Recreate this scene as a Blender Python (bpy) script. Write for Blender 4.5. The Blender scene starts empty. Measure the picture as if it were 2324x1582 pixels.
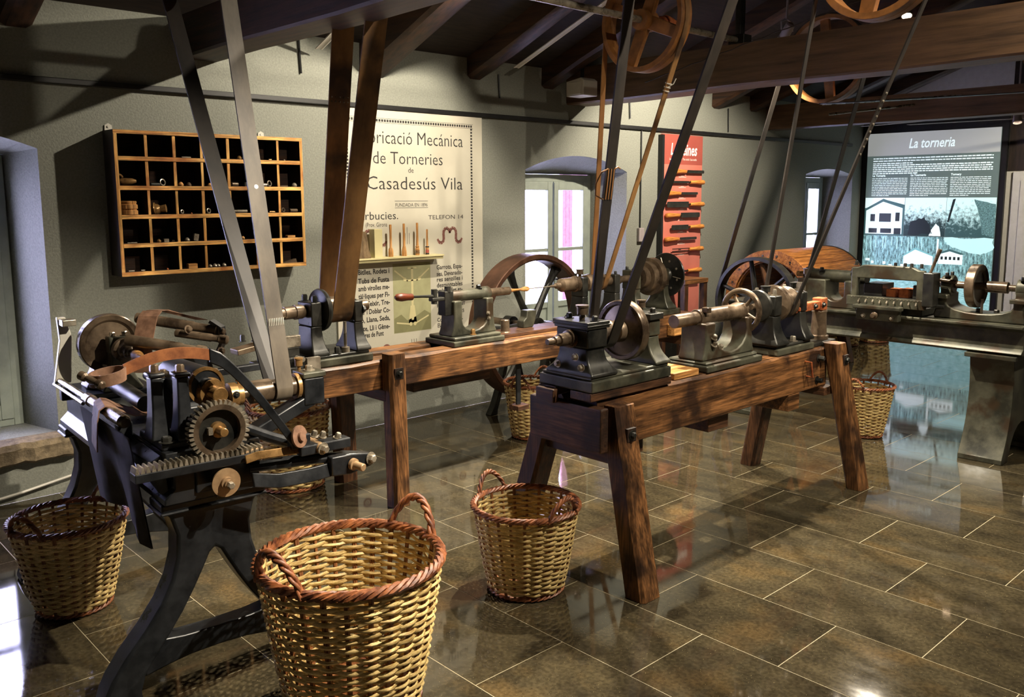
import bpy, math, random
from mathutils import Vector, Matrix
random.seed(11)
S = bpy.context.scene
C = S.collection
PI = math.pi
# ------------------------------------------------------------------ camera
F_PX, YAW, PIT, ROL, CY0, CAM_H = 1984.636, .750105, .1395738, -.0037596, 728.0, 1.535
_cy, _sy, _cp, _sp = math.cos(YAW), math.sin(YAW), math.cos(PIT), math.sin(PIT)
_f = Vector((_sy*_cp, _cy*_cp, -_sp)); _r = Vector((_cy, -_sy, 0)); _u = _r.cross(_f)
_r, _u = _r*math.cos(ROL)+_u*math.sin(ROL), _u*math.cos(ROL)-_r*math.sin(ROL)
cd = bpy.data.cameras.new('camera'); cam = bpy.data.objects.new('camera', cd); C.objects.link(cam)
cam.matrix_world = Matrix(((_r.x, _u.x, -_f.x, 0), (_r.y, _u.y, -_f.y, 0), (_r.z, _u.z, -_f.z, CAM_H), (0, 0, 0, 1)))
cd.sensor_width = 36; cd.lens = 36*F_PX/2324; cd.shift_y = (CY0-791)/2324; cd.clip_start = .02
S.camera = cam
# ------------------------------------------------------------------ world and view
W = bpy.data.worlds.new('daylight'); S.world = W; W.use_nodes = True
bg = W.node_tree.nodes['Background']; bg.inputs[0].default_value = (.62, .61, 1, 1); bg.inputs[1].default_value = 8.0
S.view_settings.view_transform = 'Standard'; S.view_settings.look = 'None'
S.view_settings.exposure = 1.4; S.view_settings.gamma = 1; S.view_settings.use_curve_mapping = False
# ceiling spotlights and added fill spots: (position, target, watts, cone degrees, blend, colour)
WARM = (1, .88, .70)
SPOTS = [
 ((3.34, 3.62, 2.84), (2.75, 4.85, 1.15), 125, 118, .35, WARM),
 ((3.25, 2.95, 2.98), (2.75, 2.05, .3), 230, 95, .3, WARM),
 ((4.55, 2.75, 2.98), (4.1, 2.0, .4), 220, 92, .3, WARM),
 ((6.90, 3.00, 2.95), (5.9, 2.4, .8), 140, 85, .4, WARM),
 ((5.95, 3.45, 2.72), (6.4, 4.85, 1.0), 120, 110, .5, WARM),
 ((2.10, .75, 2.85), (1.25, 2.55, .55), 210, 70, .6, WARM),
 ((9.00, 2.84, 2.27), (8.2, 2.4, 0), 14, 95, .4, WARM),
 ((9.05, 2.70, 2.245), (8.0, 1.9, 0), 14, 95, .4, WARM),
 ((2.90, .35, 3.30), (2.9, 2.7, .75), 190, 96, 1, WARM),  # added fill, out of view, brightens the camera-side faces of the lathes
 ((4.90, .45, 3.30), (4.6, 2.6, .8), 140, 84, 1, WARM),  # second added front fill, out of view, for the far end
 ((8.60, 1.60, 2.60), (10.3, 2.5, .9), 90, 90, .5, WARM),  # added fill, out of view, brightens the end wall and door
]
# ------------------------------------------------------------------ materials
def _nt(name):
    m = bpy.data.materials.new(name); m.use_nodes = True
    nt = m.node_tree; b = nt.nodes['Principled BSDF']
    return m, nt, b
def lin(c):
    return tuple(((x/12.92) if x <= .04045 else ((x+.055)/1.055)**2.4) for x in c)+(1,)
def rgb(r, g, b): return lin((r/255, g/255, b/255))
def gen(name, c1, c2, scale=8, st=(1, 1, 1), rough=.5, metal=0, bump=.1, detail=6, lo=.35, hi=.65, c3=None, s3=3, spec=.5, rvar=0, rnd=0, lo3=.52, hi3=.62, dist=.004, fine=None, fs=(1, 1, 1), fl=(.55, 1.2), speck=None):
    m, nt, b = _nt(name); N, L = nt.nodes, nt.links
    tc = N.new('ShaderNodeTexCoord'); mp = N.new('ShaderNodeMapping'); mp.inputs['Scale'].default_value = st
    L.new(tc.outputs['Object'], mp.inputs['Vector'])
    if rnd:
        oi = N.new('ShaderNodeObjectInfo'); vm = N.new('ShaderNodeVectorMath'); vm.operation = 'SCALE'; vm.inputs['Scale'].default_value = 37
        cx = N.new('ShaderNodeCombineXYZ'); L.new(oi.outputs['Random'], cx.inputs[0]); L.new(oi.outputs['Random'], cx.inputs[1]); L.new(oi.outputs['Random'], cx.inputs[2])
        L.new(cx.outputs[0], vm.inputs[0]); L.new(vm.outputs[0], mp.inputs['Location'])
    n = N.new('ShaderNodeTexNoise'); n.inputs['Scale'].default_value = scale; n.inputs['Detail'].default_value = detail; n.inputs['Roughness'].default_value = .62
    L.new(mp.outputs[0], n.inputs['Vector'])
    r = N.new('ShaderNodeValToRGB'); r.color_ramp.elements[0].position = lo; r.color_ramp.elements[1].position = hi
    r.color_ramp.elements[0].color = c1; r.color_ramp.elements[1].color = c2
    L.new(n.outputs['Fac'], r.inputs[0]); out = r.outputs[0]
    if c3:
        n3 = N.new('ShaderNodeTexNoise'); n3.inputs['Scale'].default_value = s3; n3.inputs['Detail'].default_value = 4
        L.new(mp.outputs[0] if rnd else tc.outputs['Object'], n3.inputs['Vector'])
        mr = N.new('ShaderNodeMapRange'); mr.inputs[1].default_value = lo3; mr.inputs[2].default_value = hi3
        L.new(n3.outputs['Fac'], mr.inputs[0])
        mx = N.new('ShaderNodeMixRGB'); L.new(mr.outputs[0], mx.inputs[0]); L.new(out, mx.inputs[1]); mx.inputs[2].default_value = c3; out = mx.outputs[0]
    if rnd:
        hs = N.new('ShaderNodeHueSaturation'); mr2 = N.new('ShaderNodeMapRange'); mr2.inputs[3].default_value = 1-rnd; mr2.inputs[4].default_value = 1+rnd
        L.new(oi.outputs['Random'], mr2.inputs[0]); L.new(mr2.outputs[0], hs.inputs['Value']); L.new(out, hs.inputs['Color']); out = hs.outputs[0]
    if fine:
        mpf = N.new('ShaderNodeMapping'); mpf.inputs['Scale'].default_value = fs; L.new(tc.outputs['Object'], mpf.inputs['Vector'])
        nf = N.new('ShaderNodeTexNoise'); nf.inputs['Scale'].default_value = fine; nf.inputs['Detail'].default_value = 3; L.new(mpf.outputs[0], nf.inputs['Vector'])
        mrf = N.new('ShaderNodeMapRange'); mrf.inputs[1].default_value = .36; mrf.inputs[2].default_value = .64; mrf.inputs[3].default_value = fl[0]; mrf.inputs[4].default_value = fl[1]; L.new(nf.outputs['Fac'], mrf.inputs[0])
        mu = N.new('ShaderNodeVectorMath'); mu.operation = 'SCALE'; L.new(out, mu.inputs[0]); L.new(mrf.outputs[0], mu.inputs['Scale']); out = mu.outputs[0]
    if speck:
        ns = N.new('ShaderNodeTexNoise'); ns.inputs['Scale'].default_value = speck[0]; ns.inputs['Detail'].default_value = 2; L.new(tc.outputs['Object'], ns.inputs['Vector'])
        mrs = N.new('ShaderNodeMapRange'); mrs.inputs[1].default_value = speck[1]; mrs.inputs[2].default_value = speck[1]+.05; L.new(ns.outputs['Fac'], mrs.inputs[0])
        mxs = N.new('ShaderNodeMixRGB'); L.new(mrs.outputs[0], mxs.inputs[0]); L.new(out, mxs.inputs[1]); mxs.inputs[2].default_value = speck[2]; out = mxs.outputs[0]
    L.new(out, b.inputs['Base Color'])
    b.inputs['Roughness'].default_value = rough; b.inputs['Metallic'].default_value = metal; b.inputs['Specular IOR Level'].default_value = spec
    if rvar:
        mr = N.new('ShaderNodeMapRange'); mr.inputs[1].default_value = .3; mr.inputs[2].default_value = .7
        mr.inputs[3].default_value = max(.02, rough-rvar); mr.inputs[4].default_value = min(1, rough+rvar)
        L.new(n.outputs['Fac'], mr.inputs[0]); L.new(mr.outputs[0], b.inputs['Roughness'])
    if bump:
        bp = N.new('ShaderNodeBump'); bp.inputs['Strength'].default_value = bump; bp.inputs['Distance'].default_value = dist
        L.new(n.outputs['Fac'], bp.inputs['Height']); L.new(bp.outputs[0], b.inputs['Normal'])
    return m
def emit(name, col, s):
    m, nt, b = _nt(name); b.inputs['Base Color'].default_value = (0, 0, 0, 1) if s > 3 else col
    b.inputs['Emission Color'].default_value = col; b.inputs['Emission Strength'].default_value = s; b.inputs['Roughness'].default_value = .5
    return m
def backlit(name, c, s):
    m, nt, b = _nt(name); b.inputs['Base Color'].default_value = c; b.inputs['Roughness'].default_value = .45
    b.inputs['Emission Color'].default_value = c; b.inputs['Emission Strength'].default_value = s
    return m
def wood(name, c1, c2, ax, rough=.55, c3=None, sc=1, bump=.35, rnd=0):
    st = [26*sc, 26*sc, 26*sc]; st['xyz'.index(ax)] = 1.6*sc
    f2 = [1, 1, 1]; f2['xyz'.index(ax)] = .06
    return gen(name, c1, c2, 1.6, st, rough, 0, bump, 8, .34, .64, c3, 5, .35, .1, rnd, .5, .66, fine=150*sc, fs=f2, fl=(.55, 1.25))
M = {}
M['wall'] = gen('plaster_grey', rgb(120, 122, 113), rgb(134, 136, 126), 90, rough=.85, bump=.55, detail=3, dist=.006)
M['ledge'] = gen('stone_ledge', rgb(96, 84, 66), rgb(138, 122, 96), 22, rough=.9, bump=1, dist=.012)
M['endwall'] = gen('white_wall', rgb(196, 194, 182), rgb(205, 203, 192), 20, rough=.7, bump=.05)
M['black'] = gen('black_paint', rgb(14, 14, 15), rgb(22, 22, 22), 20, rough=.5, bump=.05)
M['grout'] = gen('grout', rgb(150, 140, 112), rgb(168, 156, 126), 60, rough=.7, bump=.1)
M['tile'] = gen('stone_tile', rgb(40, 36, 28), rgb(74, 66, 48), 9, (1, .6, 1), .055, 0, .004, 9, .28, .74, rgb(86, 70, 44), 5, .55, .025, .18, .55, .80, .001, fine=70, fl=(.72, 1.2), speck=(190, .70, rgb(150, 136, 96)))
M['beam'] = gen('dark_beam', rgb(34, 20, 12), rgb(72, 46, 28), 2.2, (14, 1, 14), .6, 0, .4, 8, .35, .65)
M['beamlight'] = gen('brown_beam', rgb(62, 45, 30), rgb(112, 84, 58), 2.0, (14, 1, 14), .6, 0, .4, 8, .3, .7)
M['boards'] = gen('roof_boards', rgb(26, 18, 14), rgb(46, 33, 25), 2.2, (3, 20, 3), .8, 0, .2)
for a in 'xyz':
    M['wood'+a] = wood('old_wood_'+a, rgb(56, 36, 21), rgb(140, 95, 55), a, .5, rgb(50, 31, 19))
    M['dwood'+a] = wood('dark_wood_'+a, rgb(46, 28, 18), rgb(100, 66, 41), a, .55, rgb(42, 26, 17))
    M['pale'+a] = wood('pale_wood_'+a, rgb(150, 100, 52), rgb(204, 152, 90), a, .5)
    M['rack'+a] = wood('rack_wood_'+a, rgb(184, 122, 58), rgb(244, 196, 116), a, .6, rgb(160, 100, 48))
M['dslat'] = wood('drum_slat', rgb(112, 64, 28), rgb(176, 116, 58), 'x', .45)
M['puly'] = gen('pulley_wood', rgb(88, 54, 24), rgb(154, 102, 52), 9, (1, 1, 1), .5, 0, .2, 8, .3, .7)
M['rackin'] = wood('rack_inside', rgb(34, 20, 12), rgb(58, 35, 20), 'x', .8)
M['iron'] = gen('dark_iron', rgb(30, 31, 30), rgb(62, 61, 56), 9, rough=.36, metal=0.45, bump=.12, rvar=.1)
M['ironb'] = gen('black_enamel_iron', rgb(22, 24, 27), rgb(42, 44, 47), 12, rough=.34, metal=.25, bump=.25, rvar=.08, spec=.6)
M['greeni'] = gen('green_grey_iron', rgb(46, 47, 40), rgb(90, 89, 74), 7, rough=.42, metal=0.3, bump=.15, rvar=.1, c3=rgb(60, 48, 34), s3=6)
M['steel'] = gen('worn_steel', rgb(120, 112, 98), rgb(186, 176, 158), 14, rough=.3, metal=0.6, bump=.06, rvar=.1)
M['brownsteel'] = gen('brown_steel', rgb(66, 54, 43), rgb(126, 108, 88), 10, rough=.32, metal=0.45, bump=.08, rvar=.1)
M['bronze'] = gen('bronze', rgb(106, 78, 44), rgb(170, 132, 82), 12, rough=.3, metal=0.5, bump=.06, rvar=.1)
M['rust'] = gen('rust', rgb(120, 56, 26), rgb(186, 104, 54), 30, rough=.8, metal=.1, bump=.4)
M['rustrim'] = gen('rusty_rim', rgb(66, 42, 30), rgb(104, 72, 54), 6, rough=.5, metal=.5, bump=.1)
M['beltd'] = gen('dark_belt', rgb(22, 19, 17), rgb(44, 38, 33), 12, (1, 1, .4), .5, 0, .12)
M['beltg'] = gen('grey_belt', rgb(70, 62, 52), rgb(100, 90, 76), 14, (1, 1, .3), .5, 0, .12)
M['beltb'] = gen('brown_belt', rgb(92, 64, 38), rgb(152, 112, 66), 7, (1, 1, .35), .5, 0, .15, c3=rgb(60, 42, 28))
M['beltt'] = gen('tan_belt', rgb(118, 78, 40), rgb(160, 112, 62), 9, (1, 1, .3), .55, 0, .1)
M['leather'] = gen('tan_leather', rgb(96, 68, 50), rgb(134, 100, 78), 30, rough=.7, bump=.2)
M['dleather'] = gen('dark_leather_apron', rgb(34, 28, 26), rgb(52, 44, 40), 20, rough=.8, bump=.2)
M['oleather'] = gen('orange_leather', rgb(112, 64, 36), rgb(154, 96, 56), 24, rough=.5, bump=.15)
M['wick'] = gen('wicker_straw', rgb(136, 106, 58), rgb(232, 204, 142), 2.2, (9, 9, 75), .5, 0, .2, 4, .34, .62, rgb(168, 146, 82), 14, .4, 0, .04)
M['wickr'] = gen('wicker_red', rgb(78, 38, 20), rgb(160, 98, 58), 26, (1, 1, 1), .5, 0, .2, 4, .36, .66, rnd=.04)
M['stake'] = gen('wicker_stake', rgb(96, 54, 26), rgb(140, 90, 46), 20, (1, 1, .4), .6, 0, .1)
M['cream'] = gen('poster_cream', rgb(190, 185, 168), rgb(198, 193, 176), 3, rough=.6, bump=0)
M['ink'] = gen('print_black', rgb(38, 36, 34), rgb(48, 45, 42), 10, rough=.7, bump=0)
M['maroon'] = gen('print_maroon', rgb(112, 70, 62), rgb(140, 96, 86), 120, rough=.7, bump=0)
M['khaki'] = gen('print_khaki', rgb(150, 148, 110), rgb(170, 168, 128), 6, rough=.6, bump=0)
M['khakid'] = gen('print_khaki_dark', rgb(122, 120, 84), rgb(132, 130, 92), 10, rough=.6, bump=0)
M['shelf'] = gen('shelf_cream', rgb(196, 186, 138), rgb(206, 196, 150), 6, rough=.5, bump=.02)
M['red'] = gen('banner_red', rgb(198, 112, 96), rgb(208, 122, 106), 3, rough=.55, bump=0)
M['redd'] = gen('banner_dark_red', rgb(156, 74, 64), rgb(164, 82, 70), 3, rough=.55, bump=0)
M['white'] = gen('print_white', rgb(232, 228, 220), rgb(240, 236, 230), 5, rough=.6, bump=0)
M['winp'] = gen('window_paint', rgb(128, 136, 128), rgb(140, 148, 138), 12, rough=.5, bump=.05)
M['tanm'] = gen('tan_metal', rgb(140, 112, 82), rgb(176, 146, 110), 20, rough=.45, metal=.3, bump=.05)
M['bark'] = gen('bark', rgb(84, 66, 46), rgb(134, 112, 82), 40, (1, 1, .3), .9, 0, .8)
M['handle'] = wood('tool_handle', rgb(190, 110, 46), rgb(232, 160, 80), 'x', .4)
M['hdark'] = wood('dark_handle', rgb(60, 26, 14), rgb(104, 48, 24), 'x', .35)
M['plast'] = gen('white_plastic', rgb(190, 186, 174), rgb(200, 196, 186), 5, rough=.4, bump=0)
M['lampw'] = gen('lamp_housing', rgb(150, 140, 140), rgb(165, 155, 155), 8, rough=.4, bump=0)
M['bulb'] = emit('lamp_lens', (1, .86, .62, 1), 14)
M['cell'] = gen('shade_brown', rgb(30, 18, 12), rgb(44, 27, 17), 12, rough=.6, bump=.1)  # rack shade put into this brown; also the dark split and bolt recesses
M['pink'] = gen('pink_shutter', rgb(176, 120, 132), rgb(196, 140, 150), 30, rough=.8, bump=.1)
M['twig'] = gen('bare_twig', rgb(92, 84, 78), rgb(120, 112, 104), 20, rough=.9, bump=.1)
m, nt, b = _nt('window_glass'); b.inputs['Roughness'].default_value = 0; b.inputs['IOR'].default_value = 1.01; b.inputs['Transmission Weight'].default_value = 1; b.inputs['Base Color'].default_value = (1, 1, 1, 1); M['glass'] = m
# backlit panel prints (they glow from behind)
PB = 0.33
for k, c in dict(pan_grey=(150, 152, 150), pan_dark=(84, 98, 94), pan_white=(222, 240, 238), pan_sky=(176, 222, 222), pan_mid=(112, 168, 168), pan_deep=(52, 86, 86), pan_black=(18, 28, 30)).items():
    M[k] = backlit(k, rgb(*c), PB)
def panphoto(name, c1, c2, sc, st, grad=0):
    m, nt, b = _nt(name); N, L = nt.nodes, nt.links
    tc = N.new('ShaderNodeTexCoord'); mp = N.new('ShaderNodeMapping'); mp.inputs['Scale'].default_value = st
    n = N.new('ShaderNodeTexNoise'); n.inputs['Scale'].default_value = sc; n.inputs['Detail'].default_value = 9; n.inputs['Roughness'].default_value = .75
    r = N.new('ShaderNodeValToRGB'); r.color_ramp.elements[0].position = .4; r.color_ramp.elements[1].position = .62; r.color_ramp.elements[0].color = c1; r.color_ramp.elements[1].color = c2
    L.new(tc.outputs['Object'], mp.inputs[0]); L.new(mp.outputs[0], n.inputs[0]); fac = n.outputs['Fac']
    if grad:
        sp = N.new('ShaderNodeSeparateXYZ'); L.new(tc.outputs['Generated'], sp.inputs[0]); ma = N.new('ShaderNodeMath'); ma.operation = 'MULTIPLY_ADD'; ma.inputs[1].default_value = grad; ma.inputs[2].default_value = -.5*grad
        L.new(sp.outputs[2], ma.inputs[0]); ad = N.new('ShaderNodeMath'); L.new(ma.outputs[0], ad.inputs[0]); L.new(fac, ad.inputs[1]); fac = ad.outputs[0]
    L.new(fac, r.inputs[0])
    L.new(r.outputs[0], b.inputs['Base Color']); L.new(r.outputs[0], b.inputs['Emission Color']); b.inputs['Emission Strength'].default_value = PB; b.inputs['Roughness'].default_value = .45
    return m
M['pan_trees'] = panphoto('pan_trees', rgb(40, 66, 66), rgb(150, 200, 200), 22, (1, 2.2, .6))
M['pan_yard'] = panphoto('pan_yard', rgb(60, 92, 92), rgb(160, 204, 202), 16, (1, 1, 1.2))
M['pan_work'] = panphoto('pan_work', rgb(30, 50, 50), rgb(196, 232, 230), 24, (1, 1, 1), .55)
M['pan_street'] = panphoto('pan_street', rgb(48, 76, 76), rgb(190, 228, 226), 20, (1, 1, 1), .42)
M['pan_stone'] = panphoto('pan_stone', rgb(36, 58, 58), rgb(110, 150, 150), 60, (1, 1, 2))
M['pan_river'] = panphoto('pan_river', rgb(96, 146, 148), rgb(170, 214, 216), 30, (1, .5, 4))
# ------------------------------------------------------------------ mesh builder
def V(*a): return Vector(a)
ORG = {}
class G:
    def __init__(s): s.v = []; s.f = []
    def add(s, vs, fs):
        o = len(s.v); s.v += [tuple(v) for v in vs]; s.f += [tuple(i+o for i in f) for f in fs]; return s
    def bx(s, x0, x1, y0, y1, z0, z1, R=None, c=None):
        vs = [V(x, y, z) for x in (x0, x1) for y in (y0, y1) for z in (z0, z1)]
        if R is not None:
            c = Vector(c) if c is not None else V((x0+x1)/2, (y0+y1)/2, (z0+z1)/2)
            vs = [R@(v-c)+c for v in vs]
        return s.add(vs, [(0, 1, 3, 2), (4, 6, 7, 5), (0, 4, 5, 1), (2, 3, 7, 6), (0, 2, 6, 4), (1, 5, 7, 3)])
    def frame(s, d):
        d = Vector(d).normalized(); a = V(0, 0, 1) if abs(d.z) < .9 else V(1, 0, 0)
        u = d.cross(a).normalized(); return d, u, d.cross(u)
    def lathe(s, p, d, prof, n=20, closed=False, a0=0):
        p = Vector(p); d, u, w = s.frame(d); vs = []; fs = []
        for t, r in prof:
            for k in range(n):
                a = 2*PI*k/n+a0; vs.append(p+d*t+(u*math.cos(a)+w*math.sin(a))*r)
        m = len(prof)
        for i in range(m if closed else m-1):
            j = (i+1) % m
            for k in range(n):
                fs.append((i*n+k, i*n+(k+1) % n, j*n+(k+1) % n, j*n+k))
        if not closed:
            fs.append(tuple(range(n))[::-1]); fs.append(tuple((m-1)*n+k for k in range(n)))
        return s.add(vs, fs)
    def cyl(s, p0, p1, r0, r1=None, n=18):
        p0, p1 = Vector(p0), Vector(p1); L = (p1-p0).length
        return s.lathe(p0, p1-p0, [(0, r0), (L, r0 if r1 is None else r1)], n)
    def ring(s, p, d, ro, ri, w, n=32):
        return s.lathe(p, d, [(-w/2, ri), (-w/2, ro), (w/2, ro), (w/2, ri)], n, True)
    def torus(s, p, d, R, r, n=32, m=10):
        return s.lathe(p, d, [(r*math.sin(2*PI*k/m), R+r*math.cos(2*PI*k/m)) for k in range(m)], n, True)
    def tube(s, path, r, n=8, closed=False):
        P = [Vector(p) for p in path]; m = len(P); vs = []; fs = []; pu = None
        for i in range(m):
            a = P[(i-1) % m] if (closed or i > 0) else P[0]; b = P[(i+1) % m] if (closed or i < m-1) else P[-1]
            d = (b-a).normalized()
            if pu is None: _, u, w = s.frame(d)
            else:
                u = (pu-d*pu.dot(d)).normalized(); w = d.cross(u)
            pu = u; rr = r[i] if isinstance(r, (list, tuple)) else r
            for k in range(n):
                t = 2*PI*k/n; vs.append(P[i]+(u*math.cos(t)+w*math.sin(t))*rr)
        for i in range(m if closed else m-1):
            j = (i+1) % m
            for k in range(n): fs.append((i*n+k, i*n+(k+1) % n, j*n+(k+1) % n, j*n+k))
        if not closed: fs += [tuple(range(n))[::-1], tuple((m-1)*n+k for k in range(n))]
        return s.add(vs, fs)
    def prism(s, poly, ax, a, b):
        i = 'xyz'.index(ax); n = len(poly); vs = []
        for t in (a, b):
            for p in poly:
                q = list(p); q.insert(i, t); vs.append(q)
        fs = [tuple(range(n))[::-1], tuple(range(n, 2*n))]+[(k, (k+1) % n, n+(k+1) % n, n+k) for k in range(n)]
        return s.add(vs, fs)
    def sections(s, secs):
        # list of 4-corner (or n-corner) loops lofted in order
        n = len(secs[0]); vs = [p for q in secs for p in q]; fs = []
        for i in range(len(secs)-1):
            for k in range(n): fs.append((i*n+k, i*n+(k+1) % n, (i+1)*n+(k+1) % n, (i+1)*n+k))
        fs += [tuple(range(n))[::-1], tuple((len(secs)-1)*n+k for k in range(n))]
        return s.add(vs, fs)
    def flare(s, cx, cy, z0, z1, wx0, wy0, wx1, wy1, n=7, pw=2.2, base=0):
        secs = []
        if base:
            secs.append((z0, wx0, wy0)); z0 += base
        for k in range(n+1):
            t = k/n; q = (1-t)**pw; secs.append((z0+(z1-z0)*t, wx1+(wx0-wx1)*q, wy1+(wy0-wy1)*q))
        return s.sections([[(cx-a/2, cy-b/2, z), (cx+a/2, cy-b/2, z), (cx+a/2, cy+b/2, z), (cx-a/2, cy+b/2, z)] for z, a, b in secs])
    def beam(s, p0, p1, wx, wy, ext=0):
        # timber between two points, ends cut level, section wx (along X) by wy (along Y)
        return s.sections([[(p[0]-wx/2, p[1]-wy/2, p[2]), (p[0]+wx/2, p[1]-wy/2, p[2]), (p[0]+wx/2, p[1]+wy/2, p[2]), (p[0]-wx/2, p[1]+wy/2, p[2])] for p in (p0, p1)])
    def strip(s, path, wd, w, t):
        # flat band along path; wd = width direction
        P = [Vector(p) for p in path]; wd = Vector(wd).normalized(); secs = []
        for i, p in enumerate(P):
            d = (P[min(i+1, len(P)-1)]-P[max(i-1, 0)]).normalized(); nn = d.cross(wd).normalized()
            secs.append([p-wd*w/2-nn*t/2, p+wd*w/2-nn*t/2, p+wd*w/2+nn*t/2, p-wd*w/2+nn*t/2])
        return s.sections(secs)
    def bolt(s, p, d, r=.012, h=.014, wash=True):
        d = Vector(d).normalized(); p = Vector(p)
        if wash: s.cyl(p, p+d*.003, r*1.5, n=12)
        return s.lathe(p+d*.002, d, [(0, r), (h*.8, r), (h, r*.75)], 6)
    def build(s, name, mat, parent=None, bev=0, sm=35, label=None, org=None):
        if org is None: org = ORG.get(parent.name, (0, 0, 0)) if parent is not None else None
        vs = s.v
        if org is None:
            xs, ys, zs = zip(*vs); org = ((min(xs)+max(xs))/2, (min(ys)+max(ys))/2, min(zs)); loc = org
        else: loc = (0, 0, 0)
        me = bpy.data.meshes.new(name); me.from_pydata([(x-org[0], y-org[1], z-org[2]) for x, y, z in vs], [], s.f); me.update()
        me.materials.append(M[mat] if isinstance(mat, str) else mat)
        if sm:
            me.polygons.foreach_set('use_smooth', [True]*len(me.polygons)); me.set_sharp_from_angle(angle=math.radians(sm))
        o = bpy.data.objects.new(name, me); C.objects.link(o); o.location = loc
        if parent is not None: o.parent = parent
        ORG[o.name] = org
        if label: o['label'] = label
        if bev:
            b = o.modifiers.new('bevel', 'BEVEL'); b.width = bev; b.segments = 2; b.limit_method = 'ANGLE'; b.angle_limit = math.radians(40)
        return o
def tag(o, label=None, cat=None, group=None, kind=None):
    if label: o['label'] = label
    if cat: o['category'] = cat
    if group: o['group'] = group
    if kind: o['kind'] = kind
    return o
def thing(name, label, cat, loc=(0, 0, 0), rz=0, group=None, local=False):
    o = bpy.data.objects.new(name, None); C.objects.link(o); o.location = loc; o.rotation_euler = (0, 0, rz); o.empty_display_size = .1
    ORG[o.name] = (0, 0, 0) if local else tuple(loc)
    return tag(o, label, cat, group)
def RX(a): return Matrix.Rotation(math.radians(a), 3, 'X')
def RY(a): return Matrix.Rotation(math.radians(a), 3, 'Y')
def RZ(a): return Matrix.Rotation(math.radians(a), 3, 'Z')
def text(body, size, pos, mat, parent, plane='back', align='LEFT', xs=1, shear=0, bold=0, name='lettering', fit=None, space=1):
    cu = bpy.data.curves.new('t', 'FONT'); cu.body = body; cu.size = size; cu.align_x = align; cu.shear = shear; cu.offset = bold; cu.resolution_u = 2; cu.space_character = space
    ob = bpy.data.objects.new('t', cu); C.objects.link(ob)
    me = bpy.data.meshes.new_from_object(ob.evaluated_get(bpy.context.evaluated_depsgraph_get()))
    bpy.data.objects.remove(ob); bpy.data.curves.remove(cu)
    if fit:
        X = [v.co.x for v in me.vertices]; xs = fit/(max(X)-min(X))
    org = ORG[parent.name]; g = G()
    for v in me.vertices:
        a, b = v.co.x*xs, v.co.y
        g.v.append((pos[0]+a, pos[1], pos[2]+b) if plane == 'back' else (pos[0], pos[1]-a, pos[2]+b))
    g.f = [tuple(p.vertices) for p in me.polygons]; bpy.data.meshes.remove(me)
    return g.build(name, mat, parent, sm=0)
# ------------------------------------------------------------------ room
D = 4.889; XL, XE, YF = -1.6, 10.30, -2.6
RS, RB = .38, 2.37                       # roof slope, height of the rafter undersides at the back wall
def roofz(y): return RB+RS*(D-y)
def struct(g, name, mat, **k): return tag(g.build(name, mat, sm=k.pop('sm', 0), org=(0, 0, 0), **k), kind='structure')
NICHE = [(.12, 1.304, .33, 1.79, 1.90, .09), (4.70, 5.91, .33, 1.75, 1.868, .13), (8.95, 10.04, .33, 1.78, 1.845, .13)]
g = G(); NZ = 2.95; xs = XL; DEP = .34
def quad(g, a, b, c, d): g.add([a, b, c, d], [(0, 1, 2, 3)])
for x0, x1, zs, sp, cr, SPL in NICHE:
    quad(g, (xs, D, 0), (x0, D, 0), (x0, D, NZ), (xs, D, NZ))
    quad(g, (x0, D, 0), (x1, D, 0), (x1, D, zs), (x0, D, zs))
    n = 16; top = []
    for k in range(n+1):
        t = k/n; top.append((x0+(x1-x0)*t, sp+(cr-sp)*(1-(2*t-1)**2)))
    for k in range(n):
        (a, za), (b, zb) = top[k], top[k+1]
        quad(g, (a, D, za), (b, D, zb), (b, D, NZ), (a, D, NZ))
        ia, ib = x0+SPL+(x1-x0-2*SPL)*k/n, x0+SPL+(x1-x0-2*SPL)*(k+1)/n
        quad(g, (a, D, za), (ia, D+DEP, sp-.02), (ib, D+DEP, sp-.02), (b, D, zb))
    quad(g, (x0, D, zs), (x0+SPL, D+DEP, zs), (x0+SPL, D+DEP, sp-.02), (x0, D, sp))
    quad(g, (x1, D, zs), (x1, D, sp), (x1-SPL, D+DEP, sp-.02), (x1-SPL, D+DEP, zs))
    quad(g, (x0, D, zs), (x1, D, zs), (x1-SPL, D+DEP, zs), (x0+SPL, D+DEP, zs))
    xs = x1
quad(g, (xs, D, 0), (XE, D, 0), (XE, D, NZ), (xs, D, NZ))
struct(g, 'wall_back', 'wall')
g = G(); g.bx(XL, XE, D-.006, D, 2.27, NZ); 
struct(G().bx(XL-.1, XL, YF, D, 0, 4), 'wall_left', 'wall')
struct(G().bx(XL, XE, YF-.1, YF, 0, 4), 'wall_front', 'wall')
struct(G().bx(XE, XE+.1, YF, D, 0, 4.1), 'wall_right', 'endwall')
struct(G().bx(XE-.012, XE, YF, 3.30, 1.80, 4.0), 'trim_1', 'boards')
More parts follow.
